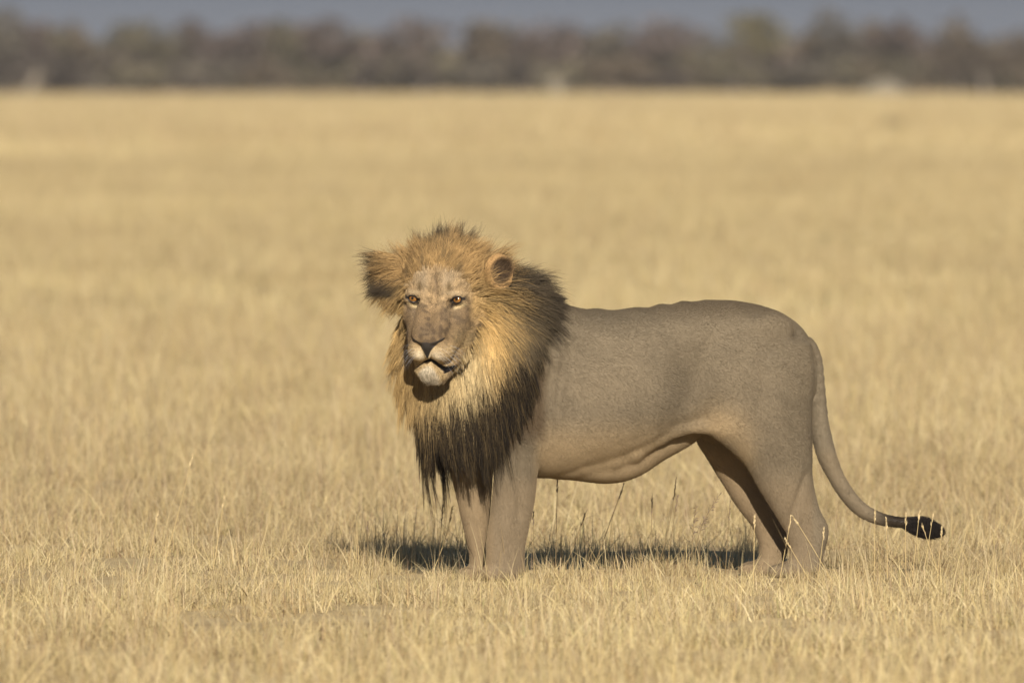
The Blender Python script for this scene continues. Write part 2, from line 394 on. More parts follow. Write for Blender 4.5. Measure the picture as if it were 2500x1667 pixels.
# far foreleg
leg([(830, 1120, 1240, -.10, .06), (900, 1100, 1240, -.12, .075), (1000, 1085, 1220, -.11, .07), (1080, 1088, 1205, -.09, .066), (1142, 1098, 1202, -.075, .063), (1203, 1114, 1198, -.065, .056), (1257, 1126, 1194, -.06, .050), (1310, 1138, 1185, -.06, .044),
     (1356, 1149, 1181, -.06, .040), (1385, 1147, 1180, -.06, .042), (1400, 1138, 1182, -.06, .05)], .025)
ell(B(1160, 1402, -.06), (.07, .05, .035), .015, BM)
# toes
for bx, by, t0 in ((1200, 1403, .13), (1138, 1402, -.06), (1890, 1394, .12), (1822, 1390, -.12)):
    for q in range(4):
        o_ = (q - 1.5); ell(B(bx + 5 * abs(o_), by, t0 + .026 * o_), (.036, .0155, .026), .010, BM)
# loose belly skin hanging along the midline
pouch = [(1330, 1150, 6), (1366, 1152, 13), (1414, 1154, 18), (1468, 1150, 28), (1515, 1143, 33), (1559, 1127, 33), (1613, 1096, 29), (1657, 1076, 25), (1686, 1062, 19), (1712, 1052, 12)]
def flap(rows, k):
    """hanging skin: px, top y, bottom y, half thickness"""
    tt = [(bs(a, b, 0), bs(a, c, 0), h) for a, b, c, h in rows]
    S0 = np.array([x[0][0] for x in tt]); xx, (top, bot, hw) = smooth_tab(S0, [np.array([x[0][1] for x in tt]), np.array([x[1][1] for x in tt]), np.array([x[2] for x in tt])], .02)
    o = np.array([BX, 0, 0]); a = o + AX * S0[0]; b = o + AX * S0[-1]
    sl = box(np.array([a[0] - .03, -.35, bot.min() - .02]), np.array([b[0] + .03, .35, top.max() + .02]), .03)
    q = loc(sl, o, BM); S = np.clip(q[0], S0[0], S0[-1])
    T, Bo, H = (np.interp(S, xx, y).astype(np.float32) for y in (top, bot, hw))
    hh = np.maximum(T - Bo, .01) / 2; v = (q[2] - (T + Bo) / 2) / hh
    rr = (np.abs(v) ** 2.6 + np.abs(q[1] / H) ** 2.6 + 1e-9) ** (1 / 2.6)
    d = (rr - 1) * np.minimum(hh, H) * .9
    over = np.maximum(np.maximum(S0[0] - q[0], q[0] - S0[-1]), 0); d = np.where(over > 0, np.maximum(d, 0) + over * .9, d)
    merge(sl, d.astype(np.float32), k)
flap([(1325, 1120, 1150, .04), (1345, 1100, 1163, .07), (1366, 1080, 1167, .085), (1414, 1070, 1173, .10), (1468, 1055, 1180, .112), (1515, 1045, 1177, .115), (1559, 1030, 1161, .11), (1613, 1005, 1126, .10), (1657, 990, 1102, .085), (1690, 985, 1083, .07), (1715, 1000, 1062, .04)], .016)
# flank hollow, hip, ribs, shoulder
ell(B(1690, 905, .248), (.085, .05, .15), .05, BM, '-')
ell(B(1745, 1000, .285), (.06, .055, .09), .05, BM, '-')
ell(B(1888, 800, .13), (.075, .035, .055), .06, BM)
ell(B(1330, 900, .285), (.016, .05, .14), .03, BM, '-')
cap(B(1375, 795, .05), B(1325, 880, .15), .045, .05, .07)
# skin fold from belly to thigh
fold = [(1395, 1146, .06, 5), (1424, 1137, .08, 6), (1500, 1124, .105, 7), (1552, 1110, .12, 7), (1613, 1066, .13, 8), (1650, 1048, .14, 8), (1722, 1042, .15, 7)]
chain([(B(a, b, t), r / PXM) for a, b, t, r in fold], .04)
# neck and the mass under the mane
ell(unproj(1228, 860, -.20), (.165, .24, .23), .08, (np.array([1., 0, 0]), np.array([0, 1., 0]), np.array([0, 0, 1.])))
cap(unproj(1270, 830, -.13), unproj(1115, 745, -.33), .17, .165, .08)
ell(unproj(1105, 980, -.24), (.145, .15, .18), .06, (np.array([1., 0, 0]), np.array([0, 1., 0]), np.array([0, 0, 1.])))
ell(unproj(1078, 838, -.27), (.165, .12, .22), .05, (np.array([1., 0, 0]), np.array([0, 1., 0]), np.array([0, 0, 1.])))
# tail
TAIL = [(1972, 838, 17), (1986, 880, 21), (1994, 950, 21), (2000, 1030, 21), (2008, 1075, 22), (2021, 1120, 22), (2046, 1172, 20), (2070, 1209, 19), (2098, 1240, 18), (2128, 1258, 17), (2160, 1269, 15), (2200, 1275, 14), (2235, 1277, 13), (2265, 1283, 9)]
TAIL = [(a, b, r - 2.5) for a, b, r in TAIL]; TC = catmull(TAIL, 3); TAILP = np.array([B(a, b, -.0) for a, b, r in TC])
chain([(pp, r / PXM) for pp, (_, _, r) in zip(TAILP, TC)], .012)
# ---- head
ell(hd(0, .05, -.15), (.145, .135, .17), .03)                  # skull
for s in (-1, 1):
    ell(hd(.088 * s, -.06, -.085), (.068, .085, .085), .04)     # cheek bones
    ell(hd(.083 * s, .040, -.028), (.052, .026, .036), .035)    # brow
    cap(hd(.032 * s, .03, -.018), hd(.035 * s, -.135, .092), .037, .038, .028)   # broad bridge of the nose
    ell(hd(.045 * s, -.203, .068), (.049, .046, .060), .032)    # whisker pads
    ell(hd(.060 * s, -.155, .022), (.052, .055, .06), .025)        # side of muzzle
    cap(hd(.085 * s, -.16, -.08), hd(.031 * s, -.276, .016), .054, .040, .03)   # jaw
    cap(hd(.10 * s, -.03, -.065), hd(.080 * s, -.13, -.012), .03, .035, .035)
ell(hd(0, .06, -.02), (.08, .07, .04), .04)
ell(hd(0, .045, .018), (.012, .06, .02), .04, HM, '-')          # furrow of the forehead
ell(hd(0, -.285, .032), (.056, .035, .048), .03)               # chin
ell(hd(0, -.160, .112), (.062, .022, .030), .018)              # nose pad
cap(hd(0, -.165, .118), hd(0, -.224, .116), .034, .010, .012)
cap(hd(0, -.222, .142), hd(0, -.250, .128), .004, .006, .008, '-')   # groove
for s in (-1, 1):
    ell(hd(.040 * s, -.183, .136), (.020, .009, .022), .008, HM, '-')
    cap(hd(.048 * s, -.176, .13), hd(.066 * s, -.160, .105), .008, .006, .01, '-')
# mouth
def mouth_u(r): return np.interp(r, [-.10, -.072, -.052, -.029, -.012, 0, .012, .028, .055, .079, .105], [-.280, -.274, -.266, -.250, -.241, -.239, -.242, -.254, -.269, -.264, -.255])
def mouth_g(r): return np.interp(r, [-.08, -.03, 0, .028, .050, .070, .083], [.004, .006, .010, .022, .030, .020, .004])
for r0 in np.linspace(-.070, .078, 21):
    ff = .105 - .075 * (abs(r0) / .085) ** 1.6; g_ = float(mouth_g(r0)) * .5; um = float(mouth_u(r0)) - g_
    cap(hd(r0, um, ff - .045), hd(r0, um, ff + .08), g_ * .8, g_ * .9, .008, '-')
# eyes: lids closed round a ball that is its own part
EYE_F, EYE_R = -.012, .027
for s in (-1, 1):
    c = hd(.092 * s, 0, EYE_F)
    ell(hd(.092 * s, .0, EYE_F - .004), (.040, .033, .036), .018)
    ell(hd(.092 * s, -.036, EYE_F + .026), (.045, .010, .014), .02, HM, '-')
    ell(hd(.060 * s, -.02, EYE_F + .035), (.012, .016, .014), .02, HM, '-')
def eye_open(r, u, s):
    """signed almond around the eye opening: below 0 inside"""
    x = (r * s - .092); x = x / .0205; y = u + .002 - .003 * x
    up = .0098 * np.sqrt(np.clip(1 - x * x, 0, 1)) ; dn = .0112 * np.sqrt(np.clip(1 - x * x, 0, 1))
    return np.maximum(np.abs(x) - 1, np.maximum(y - up, -y - dn) / .0115)
for s in (-1, 1):
    c = hd(.092 * s, -.002, .0); sl = box(c - .06, c + .06, 0)
    r_, u_, f_ = loc(sl, HO, HM)
    e = eye_open(r_, u_, s) * .010
    merge(sl, np.maximum(e, EYE_F - .002 - f_).astype(np.float32), .004, '-')
# ears: cupped shells
for s in (-1, 1):
    c = hd(.222 * s, .105 if s > 0 else .085, -.15)
    out = nrm(HF * .76 + HR * s * .64 + HU * .10); rt = nrm(np.cross(HU, out)); up = np.cross(out, rt)
    M = (rt, up, out)
    cap(hd(.15 * s, .05, -.17), c - up * .03, .06, .045, .03)
    ell(c, (.058, .072, .034), .018, M)
    ell(c + out * .034 - up * .004, (.048, .060, .042), .008, M, '-')
    if s > 0: EAR = (c, M)
    else: EARL = (c, M)

def surface_nets(D):
    S = D < 0
    nx, ny, nz = D.shape
    cnt = np.zeros((nx - 1, ny - 1, nz - 1), np.uint8)
    for i in (0, 1):
        for j in (0, 1):
            for k in (0, 1): cnt += S[i:nx - 1 + i, j:ny - 1 + j, k:nz - 1 + k]
    act = np.argwhere((cnt > 0) & (cnt < 8)); idx = np.full(cnt.shape, -1, np.int32); idx[tuple(act.T)] = np.arange(len(act)); del cnt
    P = np.zeros((len(act), 3)); N = np.zeros(len(act))
    G = (GX, GY, GZ)
    cr = [(i, j, k) for i in (0, 1) for j in (0, 1) for k in (0, 1)]
    val = {c: D[act[:, 0] + c[0], act[:, 1] + c[1], act[:, 2] + c[2]].astype(np.float64) for c in cr}
    for a in cr:
        for ax in range(3):
            if a[ax]: continue
            b = list(a); b[ax] = 1; b = tuple(b)
            m = (val[a] < 0) != (val[b] < 0); t = val[a][m] / (val[a][m] - val[b][m])
            p = np.stack([G[q][act[m, q] + a[q]] for q in range(3)], -1).astype(np.float64)
            p[:, ax] += t * (G[ax][act[m, ax] + 1] - G[ax][act[m, ax]])
            P[m] += p; N[m] += 1
    P /= N[:, None]
    Q = []
    for ax in range(3):
        u, v = (ax + 1) % 3, (ax + 2) % 3
        s0 = [slice(1, n - 1) for n in S.shape]; s0[ax] = slice(0, S.shape[ax] - 1); s1 = list(s0); s1[ax] = slice(1, S.shape[ax])
        A, Bb = S[tuple(s0)], S[tuple(s1)]; e = np.argwhere(A != Bb); flip = A[tuple(e.T)]
        off = np.ones(3, int); off[ax] = 0; e = e + off
        def g(du, dv):
            q = e.copy(); q[:, u] -= du; q[:, v] -= dv; return idx[tuple(q.T)]
        f = np.stack([g(1, 1), g(0, 1), g(0, 0), g(1, 0)], -1)
        f[~flip] = f[~flip][:, ::-1]; Q.append(f)
    return P, np.concatenate(Q)
BV, BF = surface_nets(D)
# relax a little to even out the coarse cells
def relax(V, F, it, lam):
    for _ in range(it):
        acc = np.zeros_like(V); n = np.zeros(len(V))
        for a in range(4):
            b = (a + 1) % 4
            for ch in range(3): acc[:, ch] += np.bincount(F[:, a], V[F[:, b], ch], len(V)) + np.bincount(F[:, b], V[F[:, a], ch], len(V))
            n += np.bincount(F[:, a], minlength=len(V)) + np.bincount(F[:, b], minlength=len(V))
        V = V + lam * (acc / n[:, None] - V)
    return V
BV = relax(BV, BF, 2, .5)
def vnormals(V, F):
    n = np.cross(V[F[:, 2]] - V[F[:, 0]], V[F[:, 3]] - V[F[:, 1]]); out = np.zeros_like(V)
    for a in range(4):
        for ch in range(3): out[:, ch] += np.bincount(F[:, a], n[:, ch], len(V))
    return nrm(out)
BN = vnormals(BV, BF)
def relief(V):
    px, py = proj(V); s_, t_, z_ = to_b(V); torso_ = sm(px, 1325, 1370) * sm(py, 1180, 1120)
    d = .0022 * lump(V, .7, 61) * torso_ * sm(py, 770, 840)
    fold_ = np.exp(-((px - 1350) / 26) ** 2) * sm(py, 850, 900) * sm(py, 1090, 1020)
    d += .0022 * fold_ * np.sin(px / 4.2 + .02 * py + .8 * lump(V, .3, 63))
    ribs_ = np.exp(-((px - 1500) / 110) ** 2 - ((py - 960) / 110) ** 2); d += .0016 * ribs_ * np.sin((px - .35 * py) / 9.5)
    d += -.016 * np.exp(-((px - 1712 + .30 * (py - 900)) / 30) ** 2) * sm(py, 800, 860) * sm(py, 1030, 980)
    d += .013 * np.exp(-((px - 1795) / 45) ** 2 - ((py - 925) / 100) ** 2) + .010 * np.exp(-((px - 1905) / 35) ** 2 - ((py - 980) / 120) ** 2) - .008 * np.exp(-((px - 1862) / 18) ** 2 - ((py - 960) / 110) ** 2)
    d += -.011 * np.exp(-((px - 1950 + .35 * (py - 1210)) / 9) ** 2) * sm(py, 1130, 1180) * sm(py, 1330, 1280)
    d += .007 * np.exp(-((px - 1238) / 14) ** 2 - ((py - 1280) / 50) ** 2) - .008 * np.exp(-((px - 1268) / 9) ** 2) * sm(py, 1090, 1130) * sm(py, 1290, 1250)
    d += .0009 * np.sin((px * .40 + py) / 5.0 + .8 * lump(V, .3, 64)) * np.exp(-((px - 1560) / 120) ** 2 - ((py - 1100 + .35 * (px - 1500)) / 26) ** 2)
    d += -.010 * np.exp(-((px - 1400 - .10 * (py - 900)) / 24) ** 2) * sm(py, 800, 860) * sm(py, 1060, 980)
    d += .008 * np.exp(-((px - 1470) / 60) ** 2 - ((py - 900) / 80) ** 2) - .009 * np.exp(-((px - 1540) / 90) ** 2 - ((py - 800) / 16) ** 2)
    d += .009 * np.exp(-((px - 1640) / 50) ** 2 - ((py - 800) / 22) ** 2) - .008 * np.exp(-((px - 1880) / 22) ** 2 - ((py - 850) / 20) ** 2)
    d += .0035 * np.sin(px / 11.0 + 1.1 * np.sin(px / 37.)) * sm(py, 775, 750) * sm(px, 1400, 1460) * sm(px, 1760, 1660)
    return np.where(px > 1140, d, 0)
def lump(p, sc, seed, n=10):
    q = np.random.default_rng(seed); v = np.zeros(len(p))
    for i in range(n):
        k = q.normal(0, 1, 3); k *= (0.6 + 1.4 * q.uniform()) * 2 * np.pi / sc / np.linalg.norm(k); v += np.sin(p @ k + q.uniform(0, 6.28))
    return v / math.sqrt(n / 2)
BV = BV + BN * relief(BV)[:, None]; BN = vnormals(BV, BF)
def dfield(p):
    """distance and outward gradient of the body at points"""
    ii = []; ff = []
    for a, g in enumerate((GX, GY, GZ)):
        i = np.clip(np.searchsorted(g, p[:, a]) - 1, 0, len(g) - 2); ii.append(i); ff.append(np.clip((p[:, a] - g[i]) / (g[i + 1] - g[i]), 0, 1))
    v = 0; gr = np.zeros_like(p); h = [g[i + 1] - g[i] for g, i in zip((GX, GY, GZ), ii)]
    for a in (0, 1):
        for b in (0, 1):
            for c in (0, 1):
                q = D[ii[0] + a, ii[1] + b, ii[2] + c]; wx = ff[0] if a else 1 - ff[0]; wy = ff[1] if b else 1 - ff[1]; wz = ff[2] if c else 1 - ff[2]
                v = v + q * wx * wy * wz
                gr[:, 0] += q * (1 if a else -1) * wy * wz / h[0]; gr[:, 1] += q * (1 if b else -1) * wx * wz / h[1]; gr[:, 2] += q * (1 if c else -1) * wx * wy / h[2]
    return v, nrm(gr)

# ---- coat colours (pigment of each place, jaw shade painted in beside the chin)
def lump(p, sc, seed, n=10):
    q = np.random.default_rng(seed); v = np.zeros(len(p))
    for i in range(n):
        k = q.normal(0, 1, 3); k *= (0.6 + 1.4 * q.uniform()) * 2 * np.pi / sc / np.linalg.norm(k); v += np.sin(p @ k + q.uniform(0, 6.28))
    return v / math.sqrt(n / 2)
def mixc(C, col_, m):
    return C + (np.asarray(col_) - C) * np.clip(m, 0, 1)[:, None]
GREY = np.array((.172, .134, .086)); WARM = np.array((.335, .240, .130)); GOLD = np.array((.50, .30, .105)); PALE = np.array((.62, .47, .24)); DARK = np.array((.030, .021, .013)); BROWN = np.array((.11, .075, .042))
def nose_mask(r, u, grow=0.0):
    a = np.abs(r)
    top = np.interp(a, [0, .02, .035, .05, .066, .07], [-.166, -.168, -.164, -.157, -.148, -.146]); bot = np.interp(a, [0, .005, .014, .027, .040, .053, .066, .07], [-.240, -.229, -.207, -.189, -.176, -.166, -.155, -.150])
    return np.minimum(np.minimum(top - u, u - bot), .069 - a) + grow
def coat(p):
    px, py = proj(p); s, t, z = to_b(p); r, u, f = to_h(p)
    C = np.tile(GREY, (len(p), 1))
    C *= (1 + .085 * lump(p, .5, 1) + .025 * lump(p, .2, 2))[:, None]
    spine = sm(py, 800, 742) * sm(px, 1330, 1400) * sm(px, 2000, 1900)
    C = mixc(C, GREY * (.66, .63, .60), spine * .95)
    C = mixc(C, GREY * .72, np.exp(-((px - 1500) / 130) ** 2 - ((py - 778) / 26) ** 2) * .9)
    low = sm(py, 1000, 1110) * sm(px, 1290, 1330) * sm(px, 1730, 1690)
    C = mixc(C, WARM, low * .62)
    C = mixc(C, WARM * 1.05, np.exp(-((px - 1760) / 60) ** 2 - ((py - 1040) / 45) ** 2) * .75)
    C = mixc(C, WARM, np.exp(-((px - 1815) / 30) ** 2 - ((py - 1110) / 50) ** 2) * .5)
    inner = sm(np.abs(t) , .16, .10) * sm(py, 1080, 1120) * sm(px, 1650, 1700)
    C = mixc(C, WARM * (.95, .92, .9), inner * .6)
    legs = sm(py, 1130, 1220)
    C = mixc(C, GREY * (1.22, 1.15, 1.08), legs * .6)
    farf = sm(px, 1215, 1190) * sm(py, 1120, 1160)
    C = mixc(C, WARM * (.92, .92, .95), farf * .55)
    tl = sm(px, 1975, 1995) * sm(py, 850, 900)
    C = mixc(C, GREY * (1.05, 1.08, 1.12), tl * .7)
    C = mixc(C, DARK, sm(px, 2110, 2180) * sm(py, 1200, 1240))
    # skin under the mane
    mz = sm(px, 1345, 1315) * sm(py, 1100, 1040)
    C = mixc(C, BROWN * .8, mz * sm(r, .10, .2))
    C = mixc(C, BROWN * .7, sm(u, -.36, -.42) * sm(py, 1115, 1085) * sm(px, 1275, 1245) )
    # ---- face
    hm = (sm(f, -.30, -.22) * (u > -.40) * sm(np.abs(r), .30, .27))
    Fc = np.tile(np.array((.325, .226, .120)), (len(p), 1)) * (1 + .13 * lump(p, .04, 3, 14) + .13 * lump(p, .016, 4, 14))[:, None]
    Fc = mixc(Fc, (.215, .144, .075), sm(u, .01, -.06) * sm(u, -.20, -.15) * sm(np.abs(r), .15, .12) * 1.0)
    Fc = mixc(Fc, (.105, .075, .048), np.exp(-((np.abs(r) - .015) / .035) ** 2 - ((u + .125) / .03) ** 2) * .6)
    Fc = mixc(Fc, (.085, .058, .036), sm(lump(p, .045, 21, 24) + .8 * sm(r, .02, .06), .0, 1.8) * sm(u, .02, -.04) * sm(u, -.21, -.16) * .75)
    Fc = mixc(Fc, (.10, .07, .045), sm(lump(p, .012, 22, 40), 1.0, 1.9) * sm(u, .03, -.03) * sm(u, -.20, -.16) * .45)      # darker muzzle bridge and cheeks
    Fc = mixc(Fc, (.20, .145, .09), np.exp(-((np.abs(r) - .085) / .03) ** 2 - ((u + .065) / .03) ** 2) * .6)
    Fc = mixc(Fc, (.17, .12, .075), np.exp(-((r) / .012) ** 2 - ((u - .06) / .05) ** 2) * .7)
    Fc = mixc(Fc, (.345, .262, .165), np.exp(-((np.abs(r) - .05) / .03) ** 2 - ((u - .075) / .04) ** 2) * .8)
    Fc = mixc(Fc, (.12, .08, .036), np.exp(-((np.abs(r) - .060) / .010) ** 2 - ((u - .047) / .020) ** 2) * .9)
    Fc = mixc(Fc, (.78, .62, .36), np.exp(-((np.abs(r) - .096) / .022) ** 4 - ((u + .031 - .35 * (np.abs(r) - .092)) / .0080) ** 2) * 1.0)  # pale under the eye
    Fc = mixc(Fc, (.45, .35, .22), np.exp(-((np.abs(r) - .082) / .03) ** 2 - ((u - .024) / .008) ** 2) * .6)
    Fc = mixc(Fc, (.39, .28, .145), sm(u, -.165, -.20) * sm(f, .0, .04))                                             # lip pads
    Fc = mixc(Fc, (.66, .56, .40), np.exp(-((np.abs(r) - .035) / .030) ** 2 - ((u + .225) / .022) ** 2) * .9)
    rows = sum(np.exp(-((u - (-.188 - .014 * i) - .12 * (np.abs(r) - .06)) / .0028) ** 2) for i in range(4))
    Fc = mixc(Fc, (.14, .09, .05), rows * sm(np.abs(r), .035, .055) * sm(np.abs(r), .105, .09) * (np.sin(np.abs(r) * 600 + u * 90) > -.3) * .55)
    Fc = mixc(Fc, (.44, .37, .265), sm(u - mouth_u(r) + mouth_g(r), -.008, -.026) * sm(np.abs(r), .070, .050) * sm(f, -.01, .015))              # white chin
    Fc = mixc(Fc, (.10, .068, .042), sm(np.abs(r), .052, .075) * sm(u, -.275, -.30) * .8)  # shade of the jaw painted dark on both sides of the chin
    mo_ = np.minimum(mouth_u(r) - u, u - mouth_u(r) + mouth_g(r))
    Fc = mixc(Fc, (.50, .37, .18), np.exp(-((r - .125) / .035) ** 2 - ((u + .17) / .05) ** 2) * .35)
    Fc = mixc(Fc, (.012, .009, .009), sm(mo_, -.004, .001) * sm(np.abs(r), .094, .088) * (f > -.02))
    nose = sm(nose_mask(r, u), -.001, .003) * (f > .06)
    Fc = Fc + (np.array((.030, .025, .022))[None] * (.6 + .9 * sm(u, -.21, -.165))[:, None] - Fc) * nose[:, None]
    Fc = mixc(Fc, (.014, .012, .011), sm(np.abs(r), .0045, .002) * (u < -.215) * (u > -.252) * (f > .08))
    eo = np.minimum(eye_open(r, u, 1), eye_open(r, u, -1))
    Fc = mixc(Fc, (.012, .010, .009), sm(eo, .80, .45) * (f > -.08))
    Fc = mixc(Fc, (.02, .015, .012), np.exp(-((np.abs(r) - .0665 - (u + .026) * .35) / .0050) ** 2 - ((u + .024) / .015) ** 2) * .95)
    Fc = mixc(Fc, GOLD * (1, 1.1, 1.3), sm(np.abs(r), .125, .150) * sm(u, -.12, -.05) * .7)
    Fc = mixc(Fc, GOLD, sm(u, .115, .15))
    for (c, M), m in ((EAR, 1), (EARL, 1)):
        q = p - c; e = [q @ v for v in M]; ne = np.sqrt((e[0] / .07) ** 2 + (e[1] / .08) ** 2)
        near_e = sm(ne, 1.2, 1.05) * (np.abs(e[2]) < .06)
        ec = mixc(np.tile(np.array((.40, .245, .105)), (len(p), 1)), (.085, .055, .032), sm(ne, .74, .52))
        Fc = Fc + (ec - Fc) * near_e[:, None]; hm = np.maximum(hm, near_e)
    C = C + (Fc - C) * hm[:, None]
    return np.clip(C, .004, .9)
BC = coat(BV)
mb = Mat('lion_hide', 0.85, 0.12)
hc = mb.attr(); tex = mb.n('ShaderNodeTexCoord').outputs['Object']
hc = mb.mul(hc, mb.ramp(mb.noise(220, 3, tex), [(0.3, (.90, .90, .90)), (0.7, (1.08, 1.07, 1.05))]))
mb.base(hc)
mr_ = mb.n('ShaderNodeMapRange'); mr_.inputs['From Min'].default_value = .012; mr_.inputs['From Max'].default_value = .05; mr_.inputs['To Min'].default_value = .30; mr_.inputs['To Max'].default_value = .9
mb.l(mb.attr(), mr_.inputs['Value']); mb.l(mr_.outputs[0], mb.b.inputs['Roughness']); mb.b.inputs['Specular IOR Level'].default_value = .3
bp = mb.n('ShaderNodeBump'); bp.inputs['Strength'].default_value = 0.35; bp.inputs['Distance'].default_value = 0.004
mb.l(mb.noise(160, 4, tex), bp.inputs['Height']); mb.l(bp.outputs[0], mb.b.inputs['Normal'])
lion = empty('lion', B(1600, 1405, 0) * np.array([1, 1, 0]))
tag(lion, 'male lion with golden and black mane standing in the grass, face turned towards us', 'lion')
def lpart(name, data, mat):
    o = link(name, data, mat, lion); o.matrix_parent_inverse = Matrix.Translation(-lion.location); return o
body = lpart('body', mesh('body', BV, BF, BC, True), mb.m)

# ---- eyes
me_ = Mat('eye', 0.08, 0.6)
me_.base(me_.attr())
def eyeball(s):
    n, m = 40, 32; V = []; C = []
    cen = hd(.092 * s, -.001, EYE_F - .005); g = nrm(HF + HR * (-.10) + HU * .03)
    a1 = nrm(np.cross(HU, g)); a2 = np.cross(g, a1)
    for i in range(m + 1):
        th = math.pi * (i / m) ** 1.4
        for j in range(n):
            ph = 2 * math.pi * j / n
            bul = .0022 * math.exp(-(th / .55) ** 2)
            V.append(cen + (g * math.cos(th) + (a1 * math.cos(ph) + a2 * math.sin(ph)) * math.sin(th)) * (EYE_R + bul))
            rr = math.sin(th) * EYE_R if th < 1.57 else 1
            if rr < .0056: c = (.006, .005, .004)
            elif rr < .0142: k = .75 + .3 * math.sin(ph * 17) ** 2 * (rr / .015); c = (.30 * k, .135 * k, .032 * k)
            elif rr < .0165: c = (.06, .025, .008)
            else: c = (.035, .022, .016)
            C.append(c)
    F = [[i * n + j, i * n + (j + 1) % n, (i + 1) * n + (j + 1) % n, (i + 1) * n + j] for i in range(m) for j in range(n)]
    return lpart('eye', mesh('eye', V, np.array(F)[:, ::-1], C, True), me_.m)
eyeball(-1); eyeball(1)

# ---- coat and mane as hair
mh = Mat('lion_hair', 0.6, 0.10); mh.base(mh.attr())
mf = Mat('short_coat_hair', 0.75, 0.10); mf.base(mf.attr())
TRI = np.concatenate([BF[:, [0, 1, 2]], BF[:, [0, 2, 3]]])
TA = np.linalg.norm(np.cross(BV[TRI[:, 1]] - BV[TRI[:, 0]], BV[TRI[:, 2]] - BV[TRI[:, 0]]), axis=1) / 2
def sample(n, wv):
    """n points on the hide, weighted by a value per vertex"""
    wt = TA * wv[TRI].mean(1); cs = np.cumsum(wt); k = np.searchsorted(cs, rng.uniform(0, cs[-1], n)); k = np.minimum(k, len(TRI) - 1)
    u = rng.uniform(size=(n, 2)); fl = u.sum(1) > 1; u[fl] = 1 - u[fl]; t = TRI[k]
    bc = np.stack([1 - u.sum(1), u[:, 0], u[:, 1]], -1)
    return (BV[t] * bc[..., None]).sum(1), nrm((BN[t] * bc[..., None]).sum(1))
def hairless(p):
    r, u, f = to_h(p)
    eo = np.minimum(eye_open(r, u, 1), eye_open(r, u, -1))
    front = (f > -.09) & (np.abs(r) < .16) & (np.abs(u) < .4)
    nose = (nose_mask(r, u) > -.001) & (f > .06)
    mouth = (np.minimum(mouth_u(r) - u, u - mouth_u(r) + mouth_g(r)) > -.003) & (np.abs(r) < .092) & (f > -.03)
    return front & ((eo < .5) | nose | mouth)
# where the mane grows
MB = [(1374, 745), (1346, 765), (1314, 815), (1296, 870), (1276, 920), (1258, 970), (1228, 1010), (1200, 1050), (1180, 1080), (1150, 1100), (1100, 1105)]
_mb = np.array([bs(a, b, .12) for a, b in MB])[::-1]
def mane_w(p):
    r, u, f = to_h(p); s, t, z = to_b(p); px, py = proj(p)
    body = sm(s, np.interp(z, _mb[:, 1], _mb[:, 0]) + .01, np.interp(z, _mb[:, 1], _mb[:, 0]) - .02) * sm(z, _mb[0, 1] - .01, _mb[0, 1] + .01)
    rho = np.sqrt((r / (.150 + .022 * sm(r, -.02, .02) * sm(u, -.16, -.06))) ** 2 + ((u + .085) / np.where(u > -.085, .205, .185)) ** 2)
    rho = rho + .05 * lump(p, .03, 44)
    face = ((f > -.20) & (rho < 1.0)) | ((f > -.035) & (np.abs(r) < .094) & (u < .1)) | ((f > -.06) & (np.abs(r) < .10) & (u < -.28) & (u > -.37))
    m = body * ~face * (.35 + .65 * np.where(f > -.2, sm(rho, 1.0, 1.25), 1))
    for c, M in (EAR,):
        q = p - c; e = [q @ v for v in M]; ne = np.sqrt((e[0] / .066) ** 2 + (e[1] / .074) ** 2 + (e[2] / .06) ** 2)
        m = m * (ne > 1.0)
    m = np.where(ear_left(p), 1.6, m)
    return m
def ear_left(p):
    c, M = EARL; q = p - c; e = [q @ v for v in M]
    return (e[0] / .072) ** 2 + (e[1] / .080) ** 2 + (e[2] / .06) ** 2 < 1
MW = mane_w(BV)
def fur_dir(p, n):
    r, u, f = to_h(p); s, t, z = to_b(p); px, py = proj(p)
    d = np.tile(AX * .8 + np.array([0, 0, -.45]), (len(p), 1))
    lw = sm(py, 1060, 1180)[:, None]; d = d * (1 - lw) + np.array([0.1, 0, -1.0]) * lw
    tw = sm(px, 1985, 2005)[:, None]
    k = np.abs(TC[None, :, 0] - px[:, None])[:, :] + np.abs(TC[None, :, 1] - py[:, None]); ki = np.clip(k.argmin(1), 0, len(TC) - 2)
    td = nrm(TAILP[1:] - TAILP[:-1])[ki]; d = d * (1 - tw) + td * tw
    hw = (sm(f, -.32, -.2) * (u > -.42) * (np.abs(r) < .32))[:, None]
    hdv = nrm(r[:, None] * HR + (u + .17)[:, None] * HU - .12 * HF)
    chin = (sm(u, -.26, -.30))[:, None]; hdv = hdv * (1 - chin) + (-HU + .2 * HF) * chin
    d = d * (1 - hw) + hdv * hw
    d = d - (d * n).sum(1, keepdims=True) * n
    return nrm(d)
